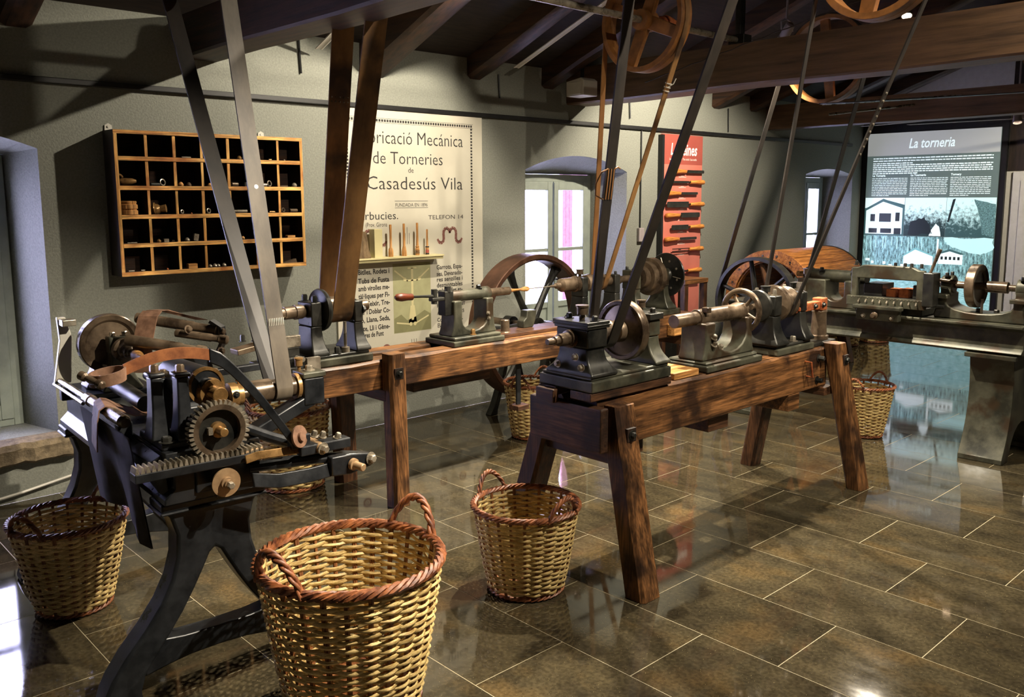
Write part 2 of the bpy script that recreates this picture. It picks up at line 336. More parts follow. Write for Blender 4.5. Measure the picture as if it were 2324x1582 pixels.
# floor with its stone tiles
fl = struct(G().bx(XL-.1, XE+.1, YF-.1, D+.5, -.05, -.0008), 'floor', 'grout')
TW, TL = .40, .60
tm = G().bx(-TW/2+.0018, TW/2-.0018, -TL/2+.0018, TL/2-.0018, -.006, 0)
tile0 = None
for i in range(-5, 22):
    x0 = 1.68+TW*i; j0 = 1.98 if i % 2 == 0 else 1.677
    for j in range(-6, 6):
        y0 = j0+TL*j; y1 = y0+TL
        a0, a1 = max(x0, XL), min(x0+TW, XE); b0, b1 = max(y0, -1.1), min(y1, D)
        if a1-a0 < .03 or b1-b0 < .03: continue
        if tile0 is None: o = tile0 = tm.build('floor_tile', 'tile', fl, sm=0)
        else: o = tile0.copy(); C.objects.link(o); o.parent = fl
        o.location = ((a0+a1)/2, (b0+b1)/2, 0); o.scale = ((a1-a0)/TW, (b1-b0)/TL, 1)
struct(G().bx(XL, XE, YF, -1.1, -.01, 0), 'trim_2', 'tile')
# roof: boards on rafters, tie beams
RY0 = .9; RZ0 = roofz(RY0)+.15
g = G(); g.sections([[(XL, D+.3, roofz(D+.3)+.15), (XE, D+.3, roofz(D+.3)+.15), (XE, D+.3, roofz(D+.3)+.25), (XL, D+.3, roofz(D+.3)+.25)],
                     [(XL, RY0, RZ0), (XE, RY0, RZ0), (XE, RY0, RZ0+.1), (XL, RY0, RZ0+.1)],
                     [(XL, YF, RZ0-RS*(RY0-YF)), (XE, YF, RZ0-RS*(RY0-YF)), (XE, YF, RZ0-RS*(RY0-YF)+.1), (XL, YF, RZ0-RS*(RY0-YF)+.1)]])
ceil = struct(g, 'ceiling', 'boards')
RAFT = [.3, 1.25, 3.33, 4.20, 4.95, 6.1, 7.22, 7.86, 8.9, 9.7]
for x in RAFT:
    w = .15 if x != 3.33 else .2; h = .15 if x != 3.33 else .19; dz = 0 if x != 3.33 else -.05; g = G()
    n = 10; secs = []
    for k in range(n+1):
        y = D-.002+(RY0-D)*k/n; j = .006*math.sin(k*2.1+x*5); z = roofz(y)+dz+j
        secs.append([(x-w/2+j, y, z+.02), (x-w/2+.03, y, z), (x+w/2-.03, y, z), (x+w/2+j, y, z+.02), (x+w/2, y, z+h+.04), (x-w/2, y, z+h+.04)])
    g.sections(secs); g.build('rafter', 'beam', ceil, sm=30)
def tie(x, w, z0, z1, mat, y0=D-.002):
    g = G(); n = 14; secs = []
    for k in range(n+1):
        y = y0+(YF+.05-y0)*k/n; j = .005*math.sin(k*1.7+x*3)
        secs.append([(x, y, z0+j+.012), (x+.012, y, z0+j), (x+w-.012, y, z0+j), (x+w, y, z0+j+.012), (x+w, y, z1), (x, y, z1)])
    g.sections(secs); return g.build('tie_beam', mat, ceil, sm=30)
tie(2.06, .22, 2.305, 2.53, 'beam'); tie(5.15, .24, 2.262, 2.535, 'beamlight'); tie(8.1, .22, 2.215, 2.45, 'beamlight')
# knot and split on the middle tie beam
g = G(); g.tube([(5.149, 4.1-.02*k, 2.36+.004*k+.004*math.sin(k)) for k in range(0, 110, 4)], .0035, 5); g.build('split', 'cell', ceil)
# ridge-side hip timbers near the end wall
g = G(); g.beam((8.9, 4.2, 2.25), (10.2, 2.4, 2.42), .1, .12); g.build('brace', 'beamlight', ceil)
g = G(); g.beam((8.95, 3.75, 2.24), (10.2, 1.5, 2.32), .1, .12); g.build('brace', 'beamlight', ceil)
# windows
def window(name, x0, x1, z0, z1, leaf_open=0, low=.66, mid=1.10, y=D+.30):
    w = G(); t = .045
    w.bx(x0, x0+t, y, y+.06, z0, z1).bx(x1-t, x1, y, y+.06, z0, z1).bx(x0+t, x1-t, y, y+.06, z1-.06, z1).bx(x0+t, x1-t, y, y+.06, z0, z0+.04)
    win = struct(w, name, 'winp', bev=.004)
    xm = (x0+x1)/2; a, b = x0+t, x1-t
    for s0, s1 in ((a, xm-.004), (xm+.004, b)):
        st = .062
        c = G().bx(s0, s0+st, y-.012, y+.03, z0+.04, z1-.06).bx(s1-st, s1, y-.012, y+.03, z0+.04, z1-.06)
        c.bx(s0+st, s1-st, y-.012, y+.03, z1-.13, z1-.06).bx(s0+st, s1-st, y-.012, y+.03, z0+.04, z0+.12)
        c.bx(s0+st, s1-st, y-.008, y+.026, low-.05, low)
        cs = c.build('casement', 'winp', win, bev=.004, sm=0)
        G().bx(s0+st, s1-st, y-.006, y+.024, mid-.014, mid+.014).build('glazing_bar', 'winp', cs, bev=.003, sm=0)
        G().bx(s0+st, s1-st, y+.006, y+.018, z0+.12, low-.05).build('lower_panel', 'winp', cs, sm=0)
        G().bx(s0+st, s1-st, y+.010, y+.013, mid+.014, z1-.13).build('pane', 'glass', cs, sm=0)
        G().bx(s0+st, s1-st, y+.010, y+.013, low, mid-.014).build('pane', 'glass', cs, sm=0)
    G().tube([(xm, y-.022, z0+.06), (xm, y-.022, z1-.07)], .007, 8).build('espagnolette_rod', 'winp', win)
    G().cyl((xm, y-.02, z0+.52), (xm, y-.06, z0+.52), .008).cyl((xm-.05, y-.055, z0+.52), (xm+.02, y-.055, z0+.525), .008).build('handle', 'iron', win)
    return win
w1 = window('window_1', 4.83, 5.78, .332, 1.728)
window('window_2', 9.08, 9.91, .332, 1.758)
window('window_3', .21, 1.214, .332, 1.768, low=.56, mid=.92)
# stone sill of the near window
g = G(); n = 30; secs = []
for k in range(n+1):
    x = .02+(1.385-.02)*k/n; j = random.uniform(-.008, .008); j2 = random.uniform(-.007, .007); q = .03 if k == n else 0
    secs.append([(x, D-.002, .205), (x, D-.075+q+j, .212+j2), (x, D-.098+q+j2, .228+j2), (x, D-.10+q+j*1.2, .262+j), (x, D-.104+q+j2*1.2, .296+j2), (x, D-.09+q+j, .322+j2*.5), (x, D-.06, .330+j2*.3), (x, D-.002, .336)])
g.sections(secs); tag(g.build('trim_3', 'ledge', sm=28, org=(0, 0, 0)), kind='structure')
# outside the middle window
g = G()
for k in range(3): g.bx(5.88+k*.045, 5.922+k*.045, 5.62, 5.645, .2, 2.3)
g.bx(5.88, 6.012, 5.645, 5.66, .7, .8).bx(5.88, 6.012, 5.645, 5.66, 1.7, 1.8)
g.bx(5.86, 5.89, 5.23, 5.66, 1.70, 1.74).bx(5.86, 5.89, 5.23, 5.66, .70, .74)
g.build('shutter', 'pink', w1, sm=0, label='pink boarded outside shutter')
t = thing('bare_shrub', 'bare leafless shrub seen through the middle window', 'shrub', (5.9, 7.2, 0))
for k in range(16):
    p = V(5.7+random.uniform(-.1, .5), 7.2+random.uniform(-.2, .2), 0); path = [p]; d = V(random.uniform(-.25, .25), random.uniform(-.1, .1), 1)
    for q in range(7):
        p = p+d*.2; d = d+V(random.uniform(-.28, .28), random.uniform(-.2, .2), 0); path.append(p.copy())
    G().tube(path, [.012*(1-q/8) for q in range(8)], 5).build('twig', 'twig', t)
# rail along the wall, cables, tray strips
g = G(); g.bx(XL+.02, 9.95, D-.03, D, 2.112, 2.142)
tag(g.build('wall_rail', 'black', bev=.004, sm=0), 'long thin black rail running along the grey plaster wall', 'rail')
for x, z0, z1, lab in ((2.79, 2.29, 2.52, 'short black cable dropping beside the broad brown belts'), (4.42, 2.26, 2.43, 'short black cable on the upper wall right of the cream poster'), (5.92, 2.20, 2.40, 'short black cable below the big tie beam'), (7.4, 2.16, 2.38, 'short black cable on the upper wall above the red banner right side')):
    tag(G().tube([(x, D-.012, z1), (x+.004, D-.012, (z0+z1)/2), (x+.01, D-.012, z0)], .006, 6).build('cable', 'black'), lab, 'cable')
t = thing('switch_cable', 'thin black cable running down the wall to a small grey switch box', 'cable', (6.09, D-.015, 1.15))
G().tube([(6.09, D-.01, 2.115), (6.088, D-.01, 1.27)], .006, 6).build('cable', 'black', t)
G().bx(6.055, 6.125, D-.03, D-.001, 1.15, 1.27).build('switch_box', 'lampw', t, bev=.004, sm=0)
tag(G().tube([(XL+.05, D-.05, .01), (.2, D-.06, .012), (.75, D-.05, .02), (1.1, D-.05, .06), (1.35, D-.05, .10), (1.5, D-.05, .2), (1.6, D-.04, .3)], .007, 7).build('floor_cable', 'plast'), 'pale cable lying along the foot of the wall under the stone sill', 'cable')
for x, y0, y1, lab in ((2.88, 4.80, 4.20, 'short white cable tray under the roof beside the broad brown belts'), (4.45, 4.72, 3.2, 'long white cable tray under the roof left of the big wooden pulley')):
    t = thing('cable_tray', lab, 'cable tray', (x, y0, roofz(y0)+.05))
    a, b = (x, y0, roofz(y0)+.03), (x, y1, roofz(y1)+.03)
    G().beam(a, b, .045, .012).build('channel', 'plast', t, sm=0)
    G().beam((x+.02, a[1], a[2]-.004), (x+.02, b[1], b[2]-.004), .006, .012).beam((x-.02, a[1], a[2]-.004), (x-.02, b[1], b[2]-.004), .006, .012).build('lip', 'white', t, sm=0)
t = thing('junction_box', 'beige box hung under the rafters left of the wooden pulley', 'box', (4.98, 4.6, 2.30))
G().prism([(4.50, 2.29), (4.68, 2.29), (4.68, 2.40), (4.53, 2.42), (4.50, 2.40)], 'x', 4.93, 5.08).build('housing', 'plast', t, bev=.004)
G().bx(5.0, 5.02, 4.58, 4.60, 2.40, 2.53).build('bracket', 'iron', t, sm=0)
G().bx(4.925, 4.932, 4.53, 4.65, 2.30, 2.39).build('cover', 'plast', t, bev=.002, sm=0)
# ------------------------------------------------------------------ spotlights
LABS = ['ceiling spotlight aimed at the pigeonhole rack and poster', 'ceiling spotlight above the front wooden lathe', 'ceiling spotlight above the far end of the front wooden lathe', 'ceiling spotlight above the far iron lathe', 'small pale ceiling spotlight aimed at the red banner, seen above the big tie beam', 'ceiling spotlight above the nearest iron lathe', 'glowing spotlight above the lit panel, upper left of the pair', 'glowing spotlight above the lit panel, lower right of the pair', 'added fill spotlight near the roof ridge aimed at the front lathe headstock', 'added fill spotlight near the roof ridge aimed at the far end of the front lathe', 'added fill spotlight aimed at the white end wall right of the lit panel']
for (p, tg, wt, ang, bl, col), lab in zip(SPOTS, LABS):
    p = Vector(p); d = (Vector(tg)-p).normalized(); top = roofz(p.y)+.15
    t = thing('spotlight', lab, 'lamp', p, group='ceiling spotlights')
    G().lathe(p-d*.07, d, [(0, .022), (.01, .034), (.11, .036), (.115, .040), (.145, .042), (.145, .036), (.12, .034)], 20).build('housing', 'lampw', t)
    G().cyl(p+d*.048, p+d*.05, .033).build('lens', 'bulb', t)
    _, u, w_ = G().frame(d)
    G().tube([p+u*.052-d*.01, p+u*.052+V(0, 0, .07), p+V(0, 0, .09), p-u*.052+V(0, 0, .07), p-u*.052-d*.01], .006, 6).cyl(p+V(0, 0, .085), (p.x, p.y, top), .008).build('bracket', 'lampw', t)
    ld = bpy.data.lights.new('spot_beam', 'SPOT'); ld.energy = wt; ld.color = col; ld.spot_size = math.radians(ang); ld.spot_blend = bl; ld.shadow_soft_size = .022
    lo = bpy.data.objects.new('spot_beam', ld); C.objects.link(lo); lo.location = p+d*.085; lo.rotation_euler = d.to_track_quat('-Z', 'Y').to_euler()
# ------------------------------------------------------------------ pigeonhole rack on the wall
RX0, RX1, RZ1, RZB, RD = 1.622, 2.706, 1.892, 1.132, .155
yf, yb = D-RD, D-.012
rk = thing('pigeonhole_rack', 'wooden pigeonhole rack of five rows and seven columns on the wall', 'rack', ((RX0+RX1)/2, D-RD/2, RZB))
CX = [1.631, 1.786, 1.936, 2.085, 2.241, 2.395, 2.546, 2.697]; CZ = [1.143, 1.293, 1.443, 1.594, 1.746, 1.882]
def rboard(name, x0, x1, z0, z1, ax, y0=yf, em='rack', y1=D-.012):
    o = G().bx(x0, x1, y0+.004, y1, z0, z1).build(name, 'cell', rk, sm=0); G().bx(x0, x1, y0, y0+.004, z0, z1).build('lit_edge', em+ax, o, bev=.0012, sm=0)  # cell shade put into the dark boards, light into the pale front strips
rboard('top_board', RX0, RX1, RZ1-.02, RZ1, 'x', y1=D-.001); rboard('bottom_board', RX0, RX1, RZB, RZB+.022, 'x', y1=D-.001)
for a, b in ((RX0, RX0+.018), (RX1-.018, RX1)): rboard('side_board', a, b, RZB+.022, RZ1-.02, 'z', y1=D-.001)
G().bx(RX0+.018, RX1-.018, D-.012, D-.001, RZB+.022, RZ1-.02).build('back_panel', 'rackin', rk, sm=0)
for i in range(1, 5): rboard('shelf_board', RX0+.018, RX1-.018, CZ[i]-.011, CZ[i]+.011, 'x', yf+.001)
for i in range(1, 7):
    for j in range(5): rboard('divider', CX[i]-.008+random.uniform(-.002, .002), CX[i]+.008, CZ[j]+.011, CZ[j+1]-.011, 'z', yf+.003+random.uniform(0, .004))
for x in (RX0+.03, 2.52): G().prism([(x-.02, RZ1-.005), (x+.02, RZ1-.005), (x+.018, RZ1+.03), (x, RZ1+.04), (x-.018, RZ1+.03)], 'y', D-.006, D-.001).cyl((x, D-.01, RZ1+.022), (x, D-.004, RZ1+.022), .006, n=10).build('hanging_plate', 'plast', rk)
# small parts stored in it
ROWN = ['bottom', 'fourth', 'third', 'second', 'top']; COLN = ['first', 'second', 'third', 'fourth', 'fifth', 'sixth', 'seventh']
def cell(c, r, fx, fy=.03): return V(CX[c]+.01+(CX[c+1]-CX[c]-.02)*fx, yf+fy, CZ[r]+.0112)
def where(c, r): return ('%s compartment of the %s row' % (COLN[c], ROWN[r]))
def put(g, name, mat, cat, lab, c, r): return tag(g.build(name, mat), '%s in the %s' % (lab, where(c, r)), cat, 'small parts in the pigeonholes')
p = cell(0, 2, .36, .06); put(G().lathe(p, (0, 0, 1), [(0, .05), (.002, .054), (.022, .054), (.025, .047), (.029, .047), (.032, .053), (.052, .053), (.056, .045), (.062, .048), (.07, .048), (.072, .044)], 28), 'turned_box', 'palez', 'box', 'turned pale wooden lidded box', 0, 2)
p = cell(1, 2, .5, .05); g = G().lathe(p+V(-.012, .0, .028), (.8, -.5, .1), [(-.035, .02), (-.02, .03), (0, .028), (.012, .018), (.03, .02), (.042, .022), (.044, .012)], 18); g.torus(p+V(-.03, 0, .032), (.8, -.5, .1), .028, .004, 18, 6); put(g, 'brass_fitting', 'bronze', 'fitting', 'brass pump fitting with flanges', 1, 2)
p = cell(0, 3, .4, .05); g = G().lathe(p+V(-.005, 0, .022), (1, -.25, .05), [(-.03, .016), (-.015, .02), (.03, .016), (.05, .008)], 14); g.tube([p+V(-.04+.02*math.cos(a), 0, .03+.028*math.sin(a)) for a in [.5+.35*k for k in range(9)]], .006, 7); put(g, 'bent_fitting', 'bronze', 'fitting', 'curved brass fitting with a nozzle', 0, 3)
def ringo(c, r, fx, R, mat='steel', lab='small metal ring leaning'):
    p = cell(c, r, fx); put(G().torus(p+V(0, 0, R+.004), (.35, -1, .2), R, .0035, 20, 7), 'metal_ring', mat, 'ring', lab, c, r)
def tubeo(c, r, fx, L, R, mat='brownsteel', lab='short metal sleeve', a=0):
    p = cell(c, r, fx); d = V(math.cos(a), math.sin(a), 0); put(G().lathe(p+V(0, 0, R), d, [(-L/2, R), (L/2-.006, R), (L/2-.006, R*1.12 if 0 else R), (L/2, R), (L/2, R*.7), (L/2-.01, R*.7)], 16), 'metal_sleeve', mat, 'sleeve', lab, c, r)
def knob(c, r, fx, R, mat='bronze', lab='small turned knob'):
    p = cell(c, r, fx); put(G().lathe(p, (0, 0, 1), [(0, R*.8), (.004, R), (R*.6, R*1.05), (R*1.2, R*.7), (R*1.5, R*.3)], 14), 'knob', mat, 'knob', lab, c, r)
def bar(c, r, fx, L, w, h, mat='brownsteel', lab='small metal block', tilt=0, name='metal_block'):
    p = cell(c, r, fx); put(G().bx(p.x-L/2, p.x+L/2, p.y-w/2, p.y+w/2, p.z, p.z+h, RY(tilt), (p.x+L/2, p.y, p.z)).add([(p.x-.2*L, p.y-w*.3, p.z+.5*h), (p.x, p.y-w*.3, p.z+.5*h), (p.x, p.y, p.z+.6*h)], [(0, 1, 2)]), name, mat, 'block', lab, c, r)
ringo(1, 3, .6, .016, 'steel', 'thin steel ring leaning'); tubeo(1, 3, .3, .05, .009, 'iron', 'dark iron sleeve lying')
knob(2, 3, .2, .015, 'palez', 'pale turned knob'); knob(2, 3, .55, .014, 'brownsteel', 'brown metal knob'); knob(3, 3, .3, .012, 'palez', 'small pale wooden knob')
tubeo(4, 3, .25, .035, .012, 'brownsteel', 'brown sleeve standing low'); bar(4, 3, .8, .04, .03, .025, 'iron', 'dark iron block'); tubeo(5, 3, .35, .06, .010, 'steel', 'bright steel sleeve'); ringo(5, 3, .72, .015, 'steel', 'bright steel ring')
bar(6, 3, .25, .05, .02, .008, 'brownsteel', 'flat brown bar'); knob(6, 3, .8, .016, 'steel', 'grey square-topped knob')
tubeo(2, 4, .5, .05, .004, 'steel', 'thin steel pin'); knob(4, 4, .5, .014, 'bronze', 'brass knob'); tubeo(5, 4, .8, .018, .004, 'bronze', 'tiny brass pin'); knob(6, 4, .35, .006, 'steel', 'tiny steel stud')
ringo(2, 2, .2, .009, 'steel', 'tiny steel ring'); knob(2, 2, .6, .005, 'rust', 'tiny rusty bead'); ringo(3, 2, .2, .012, 'steel', 'small steel ring'); tubeo(4, 2, .45, .075, .010, 'steel', 'long bright steel sleeve', -.15)
knob(5, 2, .4, .006, 'bronze', 'tiny brass stud'); tubeo(5, 2, .8, .035, .005, 'bronze', 'short brass pin'); ringo(6, 2, .2, .011, 'brownsteel', 'small brown ring'); tubeo(6, 2, .7, .05, .011, 'brownsteel', 'brown tube with open end', .1)
tubeo(0, 1, .4, .05, .003, 'steel', 'thin wire pin'); knob(1, 1, .3, .012, 'bronze', 'dull brass knob'); bar(1, 1, .6, .026, .02, .018, 'steel', 'grey metal cube'); tubeo(1, 1, .9, .012, .006, 'steel', 'tiny grey sleeve')
knob(2, 1, .35, .014, 'steel', 'bright round-headed knob'); bar(2, 1, .7, .026, .02, .038, 'steel', 'pale upright block', 12); knob(4, 1, .5, .012, 'palez', 'pale wooden button'); tubeo(5, 1, .5, .02, .004, 'steel', 'tiny steel pin'); bar(6, 1, .5, .05, .03, .014, 'palex', 'small pale wood wedge')
tubeo(0, 0, .3, .03, .004, 'steel', 'short steel pin'); tubeo(0, 0, .75, .02, .004, 'steel', 'tiny bright steel pin'); knob(1, 0, .6, .006, 'rust', 'tiny rusty stud'); bar(2, 0, .5, .05, .03, .026, 'palex', 'rounded pale wood block')
for k, f in enumerate((.15, .35, .5, .75)): knob(3, 0, f, .011+.002*(k % 2), 'steel', ['leftmost steel knob of four', 'second steel knob of four', 'third steel knob of four', 'rightmost steel knob of four'][k])
ringo(4, 0, .4, .013, 'steel', 'steel ring leaning'); knob(5, 0, .5, .012, 'bronze', 'round brass knob'); bar(6, 0, .4, .09, .025, .024, 'brownsteel', 'tilted dark wooden plane block', -14)
# ------------------------------------------------------------------ poster
PX0, PX1, PZ0, PZ1 = 3.0, 4.247, .42, 2.108; yp = D-.018
ps = thing('poster', 'large cream poster board printed with an old turnery advertisement', 'poster', ((PX0+PX1)/2, D-.01, PZ0))
G().bx(PX0, PX1, yp, D-.001, PZ0, PZ1).build('board', 'cream', ps, sm=0)
yt = yp-.0008
def pt(b, size, x, z, al='LEFT', fit=None, mat='ink', bold=0, space=1): return text(b, size, (x, yt, z), mat, ps, 'back', al, fit=fit, bold=bold, space=space)
xc = 3.62
pt('Fabricació Mecánica', .125, xc, 1.893, 'CENTER', .885, bold=-.0008); pt('de Torneries', .118, xc-.03, 1.762, 'CENTER', .58, bold=-.0008); pt('de', .05, 3.605, 1.707, 'CENTER')
pt('J. Casadesús Vila', .125, xc-.02, 1.594, 'CENTER', .93, bold=-.0008); pt('FUNDADA EN 1896', .034, 3.606, 1.479, 'CENTER', .27)
for z in (1.515, 1.470): G().bx(3.466, 3.746, yt, yp, z, z+.0025).build('rule', 'ink', ps, sm=0)
pt('Arbucies.', .075, 3.166, 1.396, fit=.325); pt('TELEFON 14', .042, 3.746, 1.389, fit=.315); pt('(Prov. Girona', .04, 3.228, 1.349, fit=.17)
L = ['Bitlles, Rodets i', 'Tubs de Fusta', 'amb virolles me-', 'tàl·liques per Fi-', 'lar, Teixir, Tre-', 'nar i Doblar Co-', 'tó, Llana, Seda,', 'Jute, Lli i Gène-', 'res de Punt']
for k, (s_, z) in enumerate(zip(L, (1.038, .98, .93, .878, .826, .773, .719, .662, .617))): pt(s_, .047, 3.160 if k < 8 else 3.20, z, fit=.247 if k < 8 else .15, bold=.0012)
for s_, z in zip(['Garrots, Espa-', 'ses, Devanado-', 'res senzilles i', 'desmontables', 'amb molles es-'], (1.036, .990, .950, .909, .869)): pt(s_, .045, 3.812, z, fit=.235, bold=.0008)
pt('REPRESENTANT', .034, 3.811, .766, fit=.26, bold=.0008); pt('A. Casadesús', .055, 3.811, .712, fit=.25); pt('Corts Catalanes,', .04, 3.811, .663, fit=.235, bold=.0008); pt('Barcelona', .045, 3.811, .621, fit=.22)
g = G()
for k in range(50): x = 3.104+k*(4.145-3.104)/49; g.bx(x-.0072, x+.0072, yt, yp, 2.033, 2.049)
for k in range(1, 70): z = 2.041-k*.0217; g.bx(4.1375, 4.153, yt, yp, z-.0068, z+.0068); g.bx(3.0965, 3.112, yt, yp, z-.0068, z+.0068)
g.build('dashed_border', 'ink', ps, sm=0)
g = G()
for dx in (-.006, .006): g.bx(3.09, 4.162, yt, yp, 2.041+dx*2.4-.001, 2.041+dx*2.4+.001)
g.build('border_rule', 'ink', ps, sm=0)
def scroll(x, z, s, fl):
    P = [(.95, .28), (.86, .10), (.70, .0), (.52, .04), (.42, .2), (.42, .42), (.44, .66), (.38, .86), (.22, .98), (.05, .96), (-.06, .82), (-.10, .64)]
    Q = []
    for k in range(len(P)-1):
        for q in range(3): Q.append((P[k][0]+(P[k+1][0]-P[k][0])*q/3, P[k][1]+(P[k+1][1]-P[k][1])*q/3))
    Q.append(P[-1]); g = G()
    for k in range(len(Q)-1):
        (a, b), (c, d) = [(x+fl*s*u, z+s*w_) for u, w_ in (Q[k], Q[k+1])]; l = math.hypot(c-a, d-b); h = .011*(1 if 2 < k < len(Q)-4 else .75); nx, nz = -(d-b)/l*h, (c-a)/l*h
        g.add([(a-nx, yt, b-nz), (c-nx, yt, d-nz), (c+nx, yt, d+nz), (a+nx, yt, b+nz)], [(0, 1, 2, 3)])
    g.build('ornament', 'maroon', ps, sm=0)
scroll(3.925, 1.222, .105, -1); scroll(3.948, 1.222, .105, 1); scroll(3.268, 1.222, .105, -1); scroll(3.291, 1.222, .105, 1)
for x in (3.186, 3.373, 3.85, 4.03):
    g = G(); g.ring((x, yt, .52), (0, 1, 0), .034, .02, .0006, 20); g.ring((x, yt, .52), (0, 1, 0), .012, .006, .0006, 14); g.build('rosette', 'maroon', ps, sm=0)
g = G()
for k in (-1, 0, 1): g.bx(3.605+k*.02-.0015, 3.605+k*.02+.0015, yt, yp, .515-(.01 if k == 0 else 0), .565)
for k in (-1, 0, 1): g.bx(3.563+k*.017-.0012, 3.563+k*.017+.0012, yt, yp, 1.225, 1.30+(.04 if k == 0 else 0))
g.build('fine_lines', 'ink', ps, sm=0)
pic = G().bx(3.437, 3.757, yp-.0006, yp, .618, 1.096).build('picture', 'khaki', ps, sm=0)
g = G(); ypc = yp-.0012
g.add([(3.44, ypc, .621), (3.754, ypc, .621), (3.754, ypc, .73), (3.70, ypc, .76), (3.62, ypc, .72), (3.55, ypc, .70), (3.50, ypc, .745), (3.44, ypc, .72)], [tuple(range(8))]); g.build('picture_ground', 'khakid', ps, sm=0)
def pline(g, a, b, w): 
    l = math.hypot(b[0]-a[0], b[1]-a[1]); nx, nz = -(b[1]-a[1])/l*w, (b[0]-a[0])/l*w
    g.add([(a[0]-nx, ypc-.0004, a[1]-nz), (b[0]-nx, ypc-.0004, b[1]-nz), (b[0]+nx, ypc-.0004, b[1]+nz), (a[0]+nx, ypc-.0004, a[1]+nz)], [(0, 1, 2, 3)])
g = G(); pline(g, (3.597, .70), (3.597, 1.06), .009); g.add([(3.58, ypc, .80), (3.614, ypc, .80), (3.632, ypc, .68), (3.562, ypc, .68)], [(0, 1, 2, 3)])
for a, b in (((3.585, .67), (3.46, .69)), ((3.61, .67), (3.735, .72)), ((3.56, .97), (3.45, 1.05)), ((3.635, .97), (3.745, 1.05)), ((3.55, .975), (3.645, .975)), ((3.56, 1.06), (3.635, 1.06))): pline(g, a, b, .005)
for x, z in ((3.58, .672), (3.615, .672), (3.535, .985), (3.66, .985)): g.cyl((x, ypc-.0006, z), (x, ypc, z), .013, n=14)
g.build('picture_stand', 'shelf', ps, sm=0)
# shelf with the stages of a turned spindle
SZ = 1.150
sh = thing('wall_shelf', 'narrow cream shelf fixed across the poster', 'shelf', (3.46, D-.07, SZ-.03))
G().bx(3.03, 3.80, D-.125, yp-.0025, SZ-.012, SZ).build('shelf_board', 'shelf', sh, bev=.002, sm=0)
G().bx(3.03, 3.80, D-.112, yp-.0025, SZ-.030, SZ-.012).build('apron_strip', 'shelf', sh, sm=0)
ys = D-.075
g = G(); g.sections([[(3.095, ys-.03, SZ), (3.21, ys-.035, SZ), (3.205, ys+.03, SZ), (3.10, ys+.035, SZ)], [(3.10, ys-.03, SZ+.06), (3.195, ys-.03, SZ+.06), (3.19, ys+.028, SZ+.06), (3.105, ys+.03, SZ+.06)], [(3.105, ys-.028, SZ+.178), (3.178, ys-.03, SZ+.172), (3.178, ys+.025, SZ+.172), (3.108, ys+.028, SZ+.178)]])
tag(g.build('log_piece', 'bark', bev=.004), 'rough bark-covered split log piece standing on the poster shelf', 'log')
tag(G().bx(3.238, 3.30, ys-.03, ys+.03, SZ, SZ+.185).bx(3.24, 3.298, ys-.028, ys+.028, SZ+.185, SZ+.1865).build('wood_blank', 'shelf', bev=.001, sm=0), 'square sawn pale wood blank on the poster shelf', 'wood block')
def spindle(x, prof, mat, name, lab, extra=()):
    t = thing(name, lab, 'spindle', (x, ys, SZ), group='turning samples on the poster shelf')
    G().lathe((x, ys, SZ), (0, 0, 1), prof, 20).build('turned_body', mat, t)
    for z0, z1, r, m_ in extra: G().lathe((x, ys, SZ), (0, 0, 1), [(z0, r-.001), (z0+.001, r), (z1-.001, r), (z1, r-.001)], 20).build('painted_band', m_, t)
spindle(3.386, [(0, .016), (.025, .017), (.05, .015), (.062, .008), (.14, .0075), (.205, .0085), (.213, .008)], 'palez', 'roughed_spindle', 'plain roughed-out wooden spindle, leftmost spindle on the shelf')
spindle(3.495, [(0, .017), (.03, .016), (.055, .012), (.07, .0085), (.15, .0075), (.21, .008), (.217, .007)], 'palez', 'shaped_spindle', 'smooth tapering wooden spindle, second spindle on the shelf')
spindle(3.606, [(0, .014), (.012, .015), (.014, .013), (.03, .014), (.045, .015), (.05, .011), (.06, .014), (.066, .009), (.15, .007), (.212, .008), (.22, .007)], 'palez', 'beaded_spindle', 'beaded wooden spindle with dark rings, third spindle on the shelf', ((.014, .019, .0155, 'ink'), (.026, .031, .0155, 'ink')))
spindle(3.690, [(0, .012), (.012, .012), (.02, .010), (.05, .012), (.06, .007), (.12, .006), (.168, .0065), (.174, .005)], 'palez', 'painted_spindle', 'short spindle with red and black painted base, rightmost on the shelf', ((.002, .012, .013, 'ink'), (.013, .034, .0125, 'redd'), (.05, .058, .0128, 'ink')))
